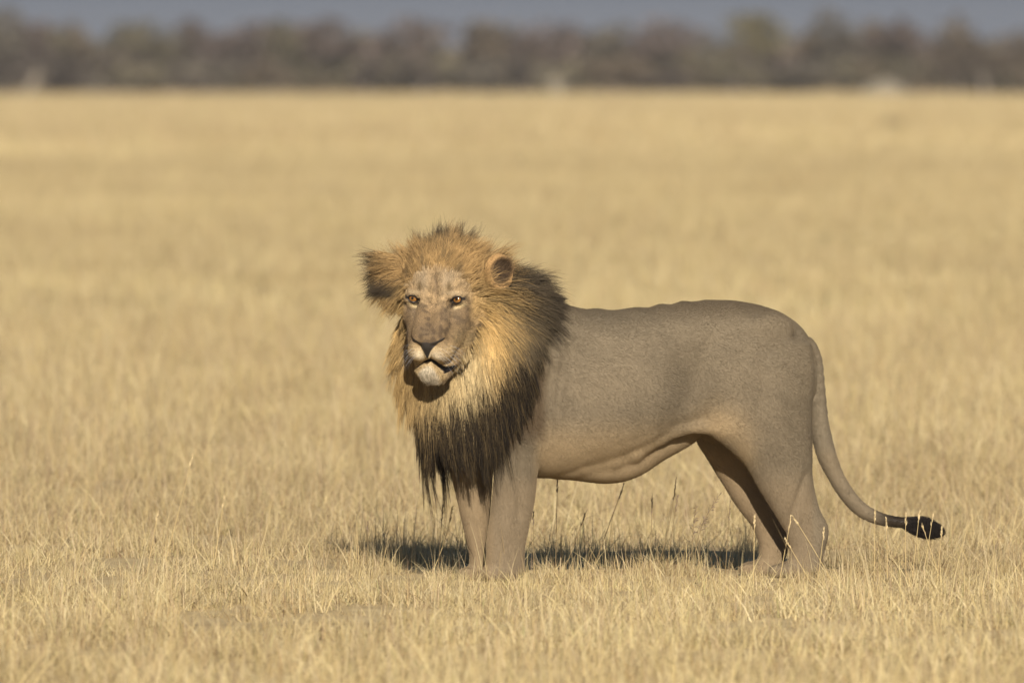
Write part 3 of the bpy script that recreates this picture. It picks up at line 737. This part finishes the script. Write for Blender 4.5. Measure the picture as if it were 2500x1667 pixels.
def coat_hair(n):
    wv = np.where(proj(BV)[0] < 1300, 1.6, 1.0) * (1 - .85 * MW)
    r, u, f = to_h(BV); wv = np.where((f > -.2) & (u > -.38) & (np.abs(r) < .3), 3.2, wv)
    p, nn = sample(n, wv); ok = ~hairless(p); p, nn = p[ok], nn[ok]
    r, u, f = to_h(p); s, t, z = to_b(p); px, py = proj(p)
    head = (f > -.22) & (u > -.40) & (np.abs(r) < .3)
    L = np.where(head, .0065, .0095)
    L = np.where(head & (f > .03), .005, L)
    L = L + head * .010 * sm(np.sqrt((r / .158) ** 2 + ((u + .085) / .21) ** 2), .75, 1.05)
    chin = sm(u, -.285, -.335) * (f > -.05) * head; L = L + chin * .030
    L = np.where((py > 1150) & (px > 1380) & (px < 1600), .008, L)
    for c, M in (EAR, EARL):
        q = p - c; e = [q @ v for v in M]; ne = np.sqrt((e[0] / .07) ** 2 + (e[1] / .08) ** 2)
        L = np.where((ne < .62) & (np.abs(e[2]) < .06), .028, np.where((ne < 1.15) & (np.abs(e[2]) < .06), .007, L))
    L = L * rng.uniform(.6, 1.35, len(p))
    d = nrm(fur_dir(p, nn) + nn * rng.uniform(.05, .20, len(p))[:, None] + rng.normal(0, .09, p.shape))
    P = np.stack([p - nn * .0015, p + d * (L * .5)[:, None] + nn * (L * .08)[:, None], p + d * L[:, None]], 1)
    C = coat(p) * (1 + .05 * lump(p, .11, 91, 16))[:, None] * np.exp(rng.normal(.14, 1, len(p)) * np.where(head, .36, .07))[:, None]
    C = np.stack([C * .9, C, C * 1.06], 1)
    rad = np.where(head, .00036, .00028)[:, None] * np.array([1, .8, .25])
    return curves('short_fur', P, rad, C, mf.m)
cf = coat_hair(680000); cf.parent = lion; cf.matrix_parent_inverse = Matrix.Translation(-lion.location)

G = np.array([0, 0, -1.0])
def mane_col(p, n_j):
    px, py = proj(p); r, u, f = to_h(p)
    px = px + rng.normal(0, 14, n_j); py = py + rng.normal(0, 14, n_j)
    C = np.tile(np.array((.30, .20, .085)), (n_j, 1))
    C = mixc(C, (.120, .090, .052), sm(px, 1200, 1246))                       # neck: dusty brown
    gold = np.exp(-((px - 1192) / 32) ** 2 - ((py - 815) / 85) ** 2)
    C = mixc(C, (.66, .43, .165), gold * .95)
    pale = np.exp(-((px - 1150) / 42) ** 2 - ((py - 895) / 62) ** 2)
    C = mixc(C, (.70, .54, .29), pale * .95)
    C = mixc(C, (.52, .40, .21), np.exp(-((px - 1130) / 80) ** 2 - ((py - 960) / 35) ** 2) * .8)
    crown = sm(py, 720, 690) * sm(px, 1250, 1205)
    C = mixc(C, (.42, .265, .110), crown * .95)
    C = mixc(C, (.16, .11, .055), crown * sm(lump(p, .05, 55), .5, 1.5) * .7)
    C = mixc(C, (.56, .37, .15), sm(px, 985, 965) * sm(py, 720, 745) * .9)
    topd = sm(py, 612, 572) * (1 - .75 * np.exp(-((px - 1105) / 22) ** 2))
    C = mixc(C, (.075, .058, .038), topd * .9)
    C = mixc(C, (.20, .13, .055), np.exp(-((px - 1052) / 12) ** 2 - ((py - 600) / 35) ** 2) * .8)
    C = mixc(C, (.050, .038, .024), sm(px, 940, 912) * sm(py, 735, 700))
    C = mixc(C, (.050, .038, .024), np.exp(-((px - 950) / 26) ** 2 - ((py - 690) / 16) ** 2))
    C = mixc(C, (.045, .034, .021), sm(px, 1205, 1238) * sm(py, 720, 680))          # dark behind the ear
    C = mixc(C, (.075, .056, .035), sm(px, 1235, 1275) * sm(py, 775, 735))
    C = mixc(C, (.050, .038, .024), sm(px, 1292, 1330) )
    C = mixc(C, (.045, .034, .022), np.exp(-((px - 1325) / 34) ** 2 - ((py - 735) / 60) ** 2) * .7)
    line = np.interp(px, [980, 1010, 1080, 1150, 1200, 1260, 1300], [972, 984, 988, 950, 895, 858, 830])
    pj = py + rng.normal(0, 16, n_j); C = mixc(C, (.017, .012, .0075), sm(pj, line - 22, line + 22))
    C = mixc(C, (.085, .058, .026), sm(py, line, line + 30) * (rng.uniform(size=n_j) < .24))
    return C
def mane(n):
    p, nn = sample(n, MW); r, u, f = to_h(p); s, t, z = to_b(p); px, py = proj(p)
    hc_ = hd(0, -.02, -.13); dist = np.linalg.norm(p - hc_, axis=1)
    wh = sm(dist, .46, .26)[:, None]
    vr = nrm(r[:, None] * HR + (u + .06)[:, None] * HU)
    low = sm(u, .10, -.26)[:, None]
    dh = vr * .85 - HF * .75 + G * low * 1.25 + nn * .22
    # crown: combed up and back, parted towards each ear
    top = sm(z, unproj(1200, 800, -.2)[2], unproj(1200, 745, -.2)[2])[:, None]
    db = AX * (.45 + .25 * top) + G * (.85 * (1 - top) + .10) + nn * (.28 + .2 * top)
    beard = sm(py, 900, 1000) * sm(px, 1230, 1080)
    dh = dh + (-HR * .55)[None] * beard[:, None]
    d = nrm(dh * wh + db * (1 - wh))
    L = np.where(u > .05, .125, .145) + .05 * sm(r, -.12, -.2) * (u > -.05)
    L = L + .065 * sm(py, 900, 1010) * (1 - .45 * sm(py, 1040, 1100))
    L = np.where(wh[:, 0] < .5, np.where(py < 850, .078, L), L)
    el = ear_left(p); L = np.where(el, .086 * rng.uniform(.45, 1.35, n) * (1 + 3.0 * (u - .085)), L); lc = (r < -.10) & (u < .05) & (u > -.24) & ~el; L = np.where(lc, .10 * rng.uniform(.8, 1.2, n), L)
    d = np.where(lc[:, None], nrm(-HR * .75 + G * .75 - HF * .15 + nn * .2), d)
    d = np.where(el[:, None], nrm(-HR * .9 - HF * .25 + HU * (u - .12)[:, None] * 5 + nn * .25 + G * .25), d)
    prof = np.interp(px, [960, 990, 1050, 1120, 1170, 1230, 1262, 1290, 1310], [1000, 1095, 1128, 1118, 1150, 1100, 1055, 970, 915]) + 42 * np.clip(lump(p, .032, 71), -1.3, .45) + np.clip(rng.normal(0, 14, n), -30, 18)
    L = np.where(py > 860, np.minimum(L, np.maximum((prof - py) / 600 / .92, .05)), L)
    rho = np.sqrt((r / .142) ** 2 + ((u + .085) / .205) ** 2)
    L = L * (.22 + .78 * sm(rho, .98, 1.45))
    L = L * (1 - .45 * sm(s - np.interp(z, _mb[:, 1], _mb[:, 0]), -.09, -.01))
    L = L * np.clip(rng.lognormal(0, .2, n), .55, 1.45) * (1 + .22 * lump(p, .07, 31))
    k = 11; P = np.zeros((n, k, 3)); P[:, 0] = p - nn * .004; cur = p.copy(); st = L / (k - 1)
    wob = rng.normal(0, .16, (n, 3)); ph = rng.uniform(0, 6.28, n); fr = rng.uniform(3, 6, n)
    side = nrm(np.cross(d, nn + 1e-3))
    gsag = ((.30 + .75 * low[:, 0] + .2 * (1 - wh[:, 0])) * (1 - .9 * sm(r, -.10, -.17) * sm(u, -.01, .06)))[:, None]
    for i in range(1, k):
        t_ = i / (k - 1)
        dd = nrm(d + G * gsag * t_ * 1.1 + wob * t_ + side * (np.sin(ph + fr * t_) * .26)[:, None])
        cur = cur + dd * st[:, None]
        dv, gr = dfield(cur); pen = np.clip(.004 + .012 * t_ - dv, 0, .03); pen[dv > .4] = 0
        cur = cur + gr * pen[:, None]; P[:, i] = cur
    # locks
    nc = n // 26; ci = rng.choice(n, nc, False); best = np.full(n, 1e9, np.float32); bi = np.zeros(n, int); pr = p.astype(np.float32)
    for a in range(0, n, 4000):
        dd = ((pr[a:a + 4000, None] - pr[ci][None]) ** 2).sum(-1); bi[a:a + 4000] = dd.argmin(1)
    Q = P[ci][bi]; tt = np.linspace(0, 1, k)[None, :, None]
    amt = np.clip(rng.uniform(.4, .9, n) * (.6 + .5 * sm(py, 820, 980)), 0, .95)[:, None, None]
    P = P + (Q - P) * amt * tt ** 1.3
    keep = np.ones(n, bool)
    for (c, M), pr_ in ((EAR, .16), (EARL, 1.)):
        e = [(P[:, 1:] - c) @ v for v in M]; hit = (((e[0] / .062) ** 2 + (e[1] / .070) ** 2) < 1) & (e[2] > -.045) & (e[0] > -.012)
        keep &= (hit.sum(1) < 2) | (rng.uniform(size=n) < pr_)
    mid = P[:, 4]
    C0 = mane_col(p * .3 + mid * .7, n) * rng.lognormal(0, .16, n)[:, None] * rng.lognormal(0, .14, nc)[bi][:, None]
    tl = np.linspace(0, 1, k)[None, :, None]
    C = C0[:, None, :] * (.75 + .35 * tl)
    ppx, ppy = proj(P); jx = rng.normal(0, 7, (n, 1)); jy = rng.normal(0, 7, (n, 1))
    dk = np.maximum(sm(ppx + jx * 2.4, 918, 888) * sm(ppy, 740, 715), sm(ppy + jy, 588, 562) * (1 - .6 * np.exp(-((ppx - 1105) / 16) ** 2)))
    dk = np.maximum(dk, sm(ppx + jx, 975, 945) * sm(ppy + jy, 690, 702) * sm(ppy, 735, 720))
    C = C + (np.array((.050, .039, .027)) - C) * (dk * .92)[..., None]
    rad = np.full((n, 1), .00065) * (1 - .8 * np.linspace(0, 1, k)[None, :] ** 2)
    return curves('mane', P[keep], rad[keep], C[keep], mh.m)
mo = mane(85000); mo.parent = lion; mo.matrix_parent_inverse = Matrix.Translation(-lion.location)
# tail tuft
def tuft(n):
    i0 = np.argmin(np.abs(TC[:, 0] - 2204)); m = len(TC) - 1 - i0
    q = rng.uniform(0, 1, n) ** .8 * (m - 1) + i0; i = q.astype(int); fr = (q - i)[:, None]
    c = TAILP[i] * (1 - fr) + TAILP[i + 1] * fr
    fr_ = (q - i0) / m; A0 = TAILP[i0]; A1 = B(2306, 1297, 0); la = A1 - A0; L_ = np.linalg.norm(la); ax_ = la / L_
    v = rng.normal(0, 1, (n, 3)); v = nrm(v - (v @ ax_)[:, None] * ax_)
    f0 = ((c - A0) @ ax_) / L_; tau = np.minimum(f0 + rng.uniform(.28, .62, n), rng.uniform(.90, 1.0, n)); tau = np.maximum(tau, f0 + .05)
    prof = lambda x: 0.040 * np.sin(np.pi * np.clip(x, 0, 1) ** 1.25) ** .62
    rad_t = prof(tau) * rng.uniform(0, 1, n) ** .35 * rng.uniform(.9, 1.12, n)
    root = c + v * .014; end = A0 + la * tau[:, None] + v * rad_t[:, None] + G * (.006 * tau)[:, None]
    mid = A0 + la * (.45 * f0 + .55 * tau)[:, None] + v * np.maximum(rad_t, .5 * prof(.5 * (f0 + tau)))[:, None]
    k = 8; P = np.stack([root * (1 - t_) ** 2 + 2 * mid * t_ * (1 - t_) + end * t_ ** 2 for t_ in np.linspace(0, 1, k)], 1) + np.cumsum(rng.normal(0, .0014, (n, k, 3)), 1)
    C = np.tile(np.array((.016, .012, .010)), (n, k, 1)) * rng.lognormal(0, .3, n)[:, None, None]
    return curves('tail_tuft', P, np.full((n, 1), .0009) * np.linspace(1, .25, k)[None], C, mh.m)
to_ = tuft(12000); to_.parent = lion; to_.matrix_parent_inverse = Matrix.Translation(-lion.location)
def whiskers():
    P = []
    for s in (-1, 1):
        for row in range(4):
            for q in range(4):
                r0 = .050 + .011 * q; a = hd(r0 * s, -.190 - .014 * row + .12 * (r0 - .06), .125 - .02 * q)
                dv, gr = dfield(a[None]); a = a - gr[0] * min(max(dv[0], -.03), .05)
                d = nrm(HR * s * (.9 + .1 * rng.normal()) + HF * (.10 - .12 * q) + HU * (-.18 - .14 * row + .1 * rng.normal())); L = rng.uniform(.035, .075)
                P.append([a + d * L * t - HU * .03 * t * t - HF * .03 * t * t for t in np.linspace(0, 1, 8)])
    P = np.array(P); n = len(P)
    return curves('whiskers', P, np.full((n, 1), .00022) * np.linspace(1, .3, 8)[None], np.full((n, 8, 3), .7), mh.m)
wo = whiskers(); wo.parent = lion; wo.matrix_parent_inverse = Matrix.Translation(-lion.location)

# ------------------------------------------------------------------ far thicket, 750 m away
TD = 755.0
def far_pt(px, py, Y):
    return unproj(px, py, Y)
mt = Mat('thicket_twigs_and_leaves', 0.9, 0.05)
tpos = mt.n('ShaderNodeNewGeometry').outputs['Position']
mt.base(mt.mul(mt.attr(), mt.ramp(mt.noise(1.2, 3, tpos), [(0.35, (.75, .75, .75)), (0.65, (1.2, 1.2, 1.2))])))
mw = Mat('bark', 0.9, 0.1); mw.base(mw.attr())
PURP = (.116, .088, .074); OLIVE = (.108, .092, .058); DRK = (.066, .053, .042); GRY = (.100, .085, .064); YEL = (.132, .112, .060); BRN = (.110, .084, .056)
def leaf_cloud(blobs, n, size, colr, var=.22):
    """leaf-sized faces through the volume of several lumps (x, y, z, rx, ry, rz)"""
    b = np.array(blobs); k = rng.choice(len(b), n, p=(b[:, 3] * b[:, 5]) / (b[:, 3] * b[:, 5]).sum())
    v = nrm(rng.normal(0, 1, (n, 3))) * (rng.uniform(0, 1, n) ** .45)[:, None]
    c = b[k, :3] + v * b[k, 3:]
    a = nrm(rng.normal(0, 1, (n, 3))); t = nrm(np.cross(a, rng.normal(0, 1, (n, 3)))); sz = size * rng.uniform(.5, 1.3, n)[:, None]
    V = np.stack([c - a * sz, c + t * sz * .55, c + a * sz, c - t * sz * .55], 1).reshape(-1, 3)
    F = np.arange(n * 4).reshape(n, 4)
    C = np.repeat(np.asarray(colr) * rng.lognormal(0, var, n)[:, None] * np.repeat(rng.lognormal(0, .16, len(b))[k][:, None], 3, 1), 4, 0)
    return V, F, C
def tubes(segs, sides=6):
    V = []; F = []
    for a, b, ra, rb in segs:
        a = np.asarray(a, float); b = np.asarray(b, float); d = nrm(b - a); u = nrm(np.cross(d, (.3, 1, .2))); w_ = np.cross(d, u); o = len(V)
        for p_, r_ in ((a, ra), (b, rb)):
            for i in range(sides): an = 2 * math.pi * i / sides; V.append(p_ + (u * math.cos(an) + w_ * math.sin(an)) * r_)
        for i in range(sides): j = (i + 1) % sides; F.append((o + i, o + j, o + sides + j, o + sides + i))
    return np.array(V), np.array(F)
def tree(name, px, top, wpx, lowpy, Y, colr, label, cat, grp):
    x = far_pt(px, 215, Y)[0]; zt = far_pt(px, top, Y)[2]; rx = wpx * (Y + CAMD) / FPX / 2; zl = max(far_pt(px, lowpy, Y)[2], .15)
    root = empty(name, (x, Y, 0)); tag(root, label, cat, grp)
    h = zt - zl; rx *= 1.6; bl = [(0, 0, zl + h * .55, rx * .75, rx * .75, h * .42)]
    for i in range(int(6 + rx * 2)):
        a = rng.uniform(0, 6.28); q = rng.uniform(.3, .85); zz = rng.uniform(.15, .88); sh = math.sqrt(max(.1, 1 - (zz * 1.5 - .62) ** 2))
        r_ = rng.uniform(.24, .42)
        bl.append((math.cos(a) * rx * q * sh, math.sin(a) * rx * q * sh, zl + h * zz, rx * r_, rx * r_, min(h * r_ * .6, (1 - zz) * h + .12)))
    n = int(130 + 110 * rx * h / 3); n = min(n, 1100)
    V, F, C = leaf_cloud(bl, n, .26, colr)
    link('crown', mesh('crown', V, F, C), mt.m, root)
    segs = []
    for i in range(3 if cat == 'bush' else 1):
        dx, dy = (rng.normal(0, .18, 2) if cat == 'bush' else (0, 0))
        segs.append(((dx * .3, dy * .3, -.1), (dx, dy, zl + h * .35), .09, .06))
    for i in range(5):
        a = rng.uniform(0, 6.28); segs.append(((0, 0, zl + h * .2), (math.cos(a) * rx * .6, math.sin(a) * rx * .6, zl + h * rng.uniform(.5, .8)), .05, .02))
    V, F = tubes(segs); link('trunk', mesh('trunk', V, F, np.full(V.shape, .16) * (1, .85, .7)), mw.m, root)
    return root
TG, BG_ = 'trees rising out of the far thicket', 'bushes along the edge of the far thicket'
for a in [
    (12, 14, 90, 165, 573, GRY, 'tall grey tree cut by the left edge of the picture'),
    (78, 50, 80, 165, 577, PURP, 'purplish bare tree just right of the tall grey edge tree'),
    (180, 44, 60, 165, 580, BRN, 'narrow brown crown rising above the leftmost dark round bush'),
    (350, 44, 190, 160, 571, OLIVE, 'wide olive crown, the broadest one in the left third'),
    (474, 46, 80, 160, 578, PURP, 'purplish crown touching the wide olive crown on its right'),
    (590, 56, 130, 160, 575, PURP, 'low purplish crown left of the olive middle tree'),
    (690, 54, 90, 160, 572, OLIVE, 'small olive crown between two purplish trees, left of the lion'),
    (795, 44, 130, 160, 578, PURP, 'rounded purplish crown above the ground left of the lion head'),
    (1000, 40, 160, 160, 575, PURP, 'broad reddish purple crown nearly straight above the lion head'),
    (1195, 46, 130, 160, 578, BRN, 'brownish crown right of the reddish crown above the lion'),
    (1330, 44, 110, 160, 574, PURP, 'purplish crown standing over the pale stump'),
    (1485, 55, 90, 160, 577, GRY, 'grey green crown just right of the pale stump'),
    (1635, 50, 140, 160, 575, PURP, 'purplish crown left of the yellow green treetop'),
    (1848, 24, 140, 160, 573, YEL, 'yellow green treetop, the brightest crown in the thicket'),
    (2040, 20, 100, 160, 576, GRY, 'dark grey green treetop right of the yellow green one'),
    (2205, 40, 80, 160, 578, PURP, 'small purplish treetop above the pale mound'),
    (2335, 30, 80, 160, 576, BRN, 'pointed brown treetop behind the big dark bush on the right'),
]: tree('tree', *a[:6], a[6], 'tree', TG)
for a in [
    (22, 128, 110, 212, 561, DRK, 'dark bush in the bottom left corner of the thicket'),
    (192, 118, 160, 212, 559, DRK, 'large dark round bush right of the leaning pale trunk'),
    (330, 150, 130, 212, 561, OLIVE, 'low olive bush beside the large dark round bush'),
    (505, 138, 130, 212, 560, GRY, 'grey low bush left of the lion, above bare yellow ground'),
    (650, 150, 120, 212, 561, BRN, 'low brown bush left of the small dark bush'),
    (900, 148, 90, 213, 558, DRK, 'small dark bush left of the lion head'),
    (1025, 146, 90, 208, 560, DRK, 'dark hollow looking bush directly above the lion head'),
    (1175, 150, 120, 212, 561, GRY, 'grey low bush left of the pale stump'),
    (1265, 152, 70, 213, 558, DRK, 'dark bush immediately left of the pale stump'),
    (1515, 140, 150, 212, 560, BRN, 'wide brown bush between the pale stump and the dark squat bush'),
    (1635, 170, 70, 214, 558, DRK, 'dark squat bush, the lowest in the right half'),
    (1790, 150, 130, 212, 560, OLIVE, 'olive bush beneath the yellow green treetop'),
    (1960, 150, 130, 212, 561, GRY, 'grey green bush left of the pale mound'),
    (2190, 140, 140, 210, 563, OLIVE, 'olive bush right behind the pale mound'),
    (2400, 84, 200, 213, 557, (.072, .056, .040), 'big dark brown bush near the right edge, tallest of the edge bushes'),
    (2490, 70, 90, 212, 563, BRN, 'brown bush cut by the right edge of the picture'),
]: tree('bush', *a[:6], a[6], 'bush', BG_)
# the wood behind them, one mass
def thicket():
    VV = []; FF = []; CC = []; o = 0
    def puff(x, y, z, rx, rz, c, n):
        nonlocal o
        V, F, C = leaf_cloud([(x, y, z, rx, 1.0, rz)], n, .30, c, .25); VV.append(V); FF.append(F + o); CC.append(C); o += len(V)
    top = lambda x: 2.9 + .55 * math.sin(x * .40) + .40 * math.sin(x * .97 + 2) + .2 * math.sin(x * 2.3)
    for i in range(900):                       # upper crowns, mauve and brown
        x = -180 + 360 * (i + rng.uniform(0, 1)) / 900; y = rng.uniform(575, 610); t = top(x)
        puff(x, y, t * rng.uniform(.55, .95), rng.uniform(.8, 1.9), rng.uniform(.45, .75), [PURP, PURP, BRN, GRY, OLIVE][rng.integers(0, 5)], 110)
    for i in range(900):                       # lower scrub, olive, grey and dark
        x = -180 + 360 * (i + rng.uniform(0, 1)) / 900; y = rng.uniform(562, 590)
        puff(x, y, rng.uniform(.35, 1.6), rng.uniform(.8, 1.8), rng.uniform(.4, .7), [OLIVE, GRY, BRN, DRK, OLIVE][rng.integers(0, 5)], 110)
    return mesh('thicket', np.concatenate(VV), np.concatenate(FF), np.concatenate(CC))
tag(link('thicket', thicket(), mt.m), 'grey brown wood behind the edge bushes', kind='stuff')
def far_wood():
    VV = []; FF = []; CC = []; o = 0
    for i in range(620):
        x = -260 + 520 * (i + rng.uniform(0, 1)) / 620; y = rng.uniform(640, 760); zt = rng.uniform(3.4, 4.3)
        bl = [(x, y, zt * q, 1.4, 1.2, zt * .3) for q in (.2, .6)]
        V, F, C = leaf_cloud(bl, 70, .55, GRY); VV.append(V); FF.append(F + o); CC.append(C); o += len(V)
    return mesh('far_wood', np.concatenate(VV), np.concatenate(FF), np.concatenate(CC))
tag(link('far_wood', far_wood(), mt.m), 'hazy wood beyond the thicket', kind='stuff')
# pale trunk, stump and mound at the edge of the thicket
def pale_tube(name, segs, colr, label, cat):
    V, F = tubes(segs, 8); o = link(name, mesh(name, V, F, np.tile(colr, (len(V), 1)), True), mw.m); tag(o, label, cat); return o
a = far_pt(64, 224, 548); b = far_pt(92, 176, 549); a[2] = -.05
pale_tube('fallen_trunk', [(a, a + (b - a) * .6, .28, .22), (a + (b - a) * .58, b, .22, .12), (a + (b - a) * .5, a + (b - a) * .5 + np.array([.7, .2, .6]), .1, .04)], (.22, .18, .13), 'pale dead trunk leaning at the left end of the thicket', 'dead trunk')
a = far_pt(1360, 215, 548); a[2] = -.05
pale_tube('stump', [(a, a + np.array([-.05, 0, .75]), .55, .42), (a + np.array([-.05, 0, .73]), a + np.array([-.18, 0, 1.25]), .42, .18), (a + np.array([.1, 0, .5]), a + np.array([.5, .1, .95]), .22, .1)], (.19, .16, .115), 'pale stump at the foot of the thicket above the lion back', 'stump')
def mound():
    c = far_pt(2152, 218, 546); V = []; n, m = 24, 8
    for i in range(m + 1):
        q = i / m
        for j in range(n):
            an = 2 * math.pi * j / n; r_ = 1.35 * (1 - q ** 1.7) * (1 + .10 * math.sin(3 * an + 1) + .06 * math.sin(7 * an))
            V.append((c[0] + math.cos(an) * r_ + .25 * q, 546 + math.sin(an) * r_, -.05 + 1.0 * q ** .8 * (1 + .05 * math.sin(5 * an))))
    F = [(i * n + j, i * n + (j + 1) % n, (i + 1) * n + (j + 1) % n, (i + 1) * n + j) for i in range(m) for j in range(n)]
    return mesh('termite_mound', V, F, np.tile((.25, .21, .15), (len(V), 1)), True)
tag(link('termite_mound', mound(), mw.m), 'pale rounded earth mound before the thicket on the right', 'mound')
# small dark shrubs standing in the open grass
def shrub(px, py, hpx, wpx, label):
    Y = CAMH * FPX / (py - HOR) - CAMD; k = (Y + CAMD) / FPX; x = (px - CX) * k
    root = empty('low_shrub', (x, Y, gz(np.array([x]), np.array([Y]))[0])); tag(root, label, 'shrub', 'dark low shrubs out in the open grass')
    h = hpx * k; r_ = wpx * k / 2
    bl = [(rng.normal(0, r_ * .4), rng.normal(0, r_ * .3), h * rng.uniform(.35, .75), r_ * .5, r_ * .5, h * .28) for _ in range(7)]
    V, F, C = leaf_cloud(bl, 160, h * .09, (.13, .105, .06)); link('foliage', mesh('foliage', V, F, C), mt.m, root)
    V, F = tubes([((0, 0, -.02), (bl[i][0] * .8, bl[i][1] * .8, bl[i][2]), h * .02, h * .012) for i in range(5)]); link('stem', mesh('stem', V, F, np.full(V.shape, .14)), mw.m, root)
shrub(2182, 330, 46, 56, 'faint dark shrub in the far grass at upper right')
shrub(2012, 600, 46, 40, 'small dark tuft of shrub in the grass above the lion rump')
shrub(2422, 612, 38, 40, 'small dark shrub in the blurred grass near the right edge')
shrub(1645, 524, 30, 60, 'low olive shrub in the blurred grass above the lion back')

# dusty air over the plain
def haze():
    X, Y0, Y1, Z0, Z1 = 700, -70, 1150, -1.2, 6.5
    V = [(x, y, z) for x in (-X, X) for y in (Y0, Y1) for z in (Z0, Z1)]
    F = [(0, 1, 3, 2), (4, 6, 7, 5), (0, 4, 5, 1), (2, 3, 7, 6), (0, 2, 6, 4), (1, 5, 7, 3)]
    m = bpy.data.materials.new('dusty_air'); m.use_nodes = True; t = m.node_tree
    t.nodes.remove(t.nodes['Principled BSDF']); v = t.nodes.new('ShaderNodeVolumePrincipled')
    v.inputs['Color'].default_value = (.90, .87, .84, 1); v.inputs['Density'].default_value = .00017; v.inputs['Anisotropy'].default_value = .0
    t.links.new(v.outputs[0], t.nodes['Material Output'].inputs['Volume'])
    return tag(link('haze', mesh('haze', V, F), m), 'thin dusty haze over the plain', kind='stuff')
haze()

# ------------------------------------------------------------------ single seed stalks that stand out from the grass
ms = Mat('grass_stalk', 0.7, 0.15); ms.base(ms.attr())
def stalk(bx, tx, ty, Y, dark, label, bend=0.0, head=.07, plume=False):
    base = np.array([(bx - CX) * (Y + CAMD) / FPX, Y, gz(np.array([0.]), np.array([Y]))[0] - .01]); tip = unproj(tx, ty, Y)
    root = empty('grass_stalk', base); tag(root, label, 'grass stalk', 'tall seed headed grass stalks round the lion')
    L = np.linalg.norm(tip - base); side = np.array([1., 0, 0]) * bend * L
    P = [(tip - base) * t + side * (t * (1 - t)) * 2 + np.array([0, .02 * L * math.sin(3 * t), 0]) for t in np.linspace(0, 1, 9)]
    V, F = tubes([(P[i], P[i + 1], .0018 - .0009 * i / 8, .0018 - .0009 * (i + 1) / 8) for i in range(8)], 4)
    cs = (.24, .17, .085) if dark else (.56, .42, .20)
    link('stem', mesh('stem', V, F, np.tile(cs, (len(V), 1))), ms.m, root)
    VV = []; FF = []; o = 0; n = 46 if plume else 26
    for i in range(n):
        t = 1 - head / L * (i / n) if not plume else 1 - head / L * 1.6 * (i / n)
        q = max(t, .05) * 8; j = min(int(q), 7); c = P[j] + (P[j + 1] - P[j]) * (q - j); ax_ = nrm(P[j + 1] - P[j])
        v = nrm(rng.normal(0, 1, 3)); sp = .006 + (.03 if plume else .006) * (i / n) * rng.uniform(.3, 1)
        d = nrm(ax_ * (1 if not plume else .7) + v * (.35 if not plume else .8)); e = c + d * (.009 + sp); w_ = nrm(np.cross(d, rng.normal(0, 1, 3))) * .0018
        VV += [c, (c + e) / 2 + w_, e, (c + e) / 2 - w_]; FF.append((o, o + 1, o + 2, o + 3)); o += 4
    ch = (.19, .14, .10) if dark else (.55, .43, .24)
    link('seed_head', mesh('seed_head', np.array(VV), np.array(FF), np.tile(ch, (len(VV), 1)) * rng.lognormal(0, .2, (len(VV), 1))), ms.m, root)
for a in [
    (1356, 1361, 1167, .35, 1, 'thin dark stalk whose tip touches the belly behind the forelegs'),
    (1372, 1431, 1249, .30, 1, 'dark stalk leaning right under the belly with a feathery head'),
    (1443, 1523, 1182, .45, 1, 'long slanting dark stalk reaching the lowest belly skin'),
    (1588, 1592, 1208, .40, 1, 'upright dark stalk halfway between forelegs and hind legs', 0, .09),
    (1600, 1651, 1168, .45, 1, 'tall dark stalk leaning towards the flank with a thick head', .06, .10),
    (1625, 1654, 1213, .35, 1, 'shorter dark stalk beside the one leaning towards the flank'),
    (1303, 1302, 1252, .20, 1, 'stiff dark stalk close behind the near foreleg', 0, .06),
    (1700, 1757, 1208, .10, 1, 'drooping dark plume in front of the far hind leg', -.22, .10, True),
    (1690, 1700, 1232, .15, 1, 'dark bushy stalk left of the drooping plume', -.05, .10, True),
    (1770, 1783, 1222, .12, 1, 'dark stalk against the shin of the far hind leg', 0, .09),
    (1068, 1081, 1236, .25, 1, 'dark stalk rising out of the head shadow left of the forelegs'),
    (1050, 1104, 1240, .30, 0, 'pale bent stalk left of the forelegs', .08),
    (897, 898, 1276, .25, 1, 'short dark stalk at the left end of the shadow', 0, .05),
    (1900, 1931, 1264, -.75, 0, 'pale stalk crossing the shadowed gap between the hind legs', 0, .06),
    (1990, 1918, 1317, -.80, 0, 'pale stalk leaning left across the near hind foot', 0, .05),
    (2040, 1936, 1260, -.70, 0, 'long pale stalk slanting left across the hock', .03, .05),
    (1995, 2012, 1292, -.85, 0, 'pale upright stalk in front of the heel', 0, .05),
    (1840, 1842, 1262, -.6, 0, 'thin pale stalk left of the hind feet', 0, .05),
    (2135, 2136, 1245, -.35, 0, 'upright pale stalk crossing the tail before the tuft', 0, .05),
    (2168, 2164, 1268, -.35, 0, 'pale stalk at the start of the black tail end', 0, .05),
    (2215, 2212, 1256, -.40, 0, 'pale seedy stalk at the narrow end of the tail tuft', -.03, .05),
    (2226, 2245, 1250, -.40, 0, 'pale stalk crossing the middle of the tail tuft', 0, .05),
    (2300, 2252, 1282, -.40, 0, 'pale stalk leaning left over the tail tuft', 0, .05),
    (2252, 2278, 1256, -.38, 0, 'pale stalk leaning right over the tail tuft', 0, .05),
    (2288, 2300, 1290, -.40, 0, 'feathery pale stalk below the tip of the tail', 0, .045),
    (395, 470, 1108, .9, 0, 'long lone pale stalk leaning right in the left half of the grass', .02, .06),
    (352, 385, 1252, -.6, 0, 'pale leaning stalk left of the long lone stalk', 0, .05),
    (517, 548, 1212, .3, 0, 'pale stalk leaning right between the lone stalk and the shadow', 0, .05),
]: stalk(*a)
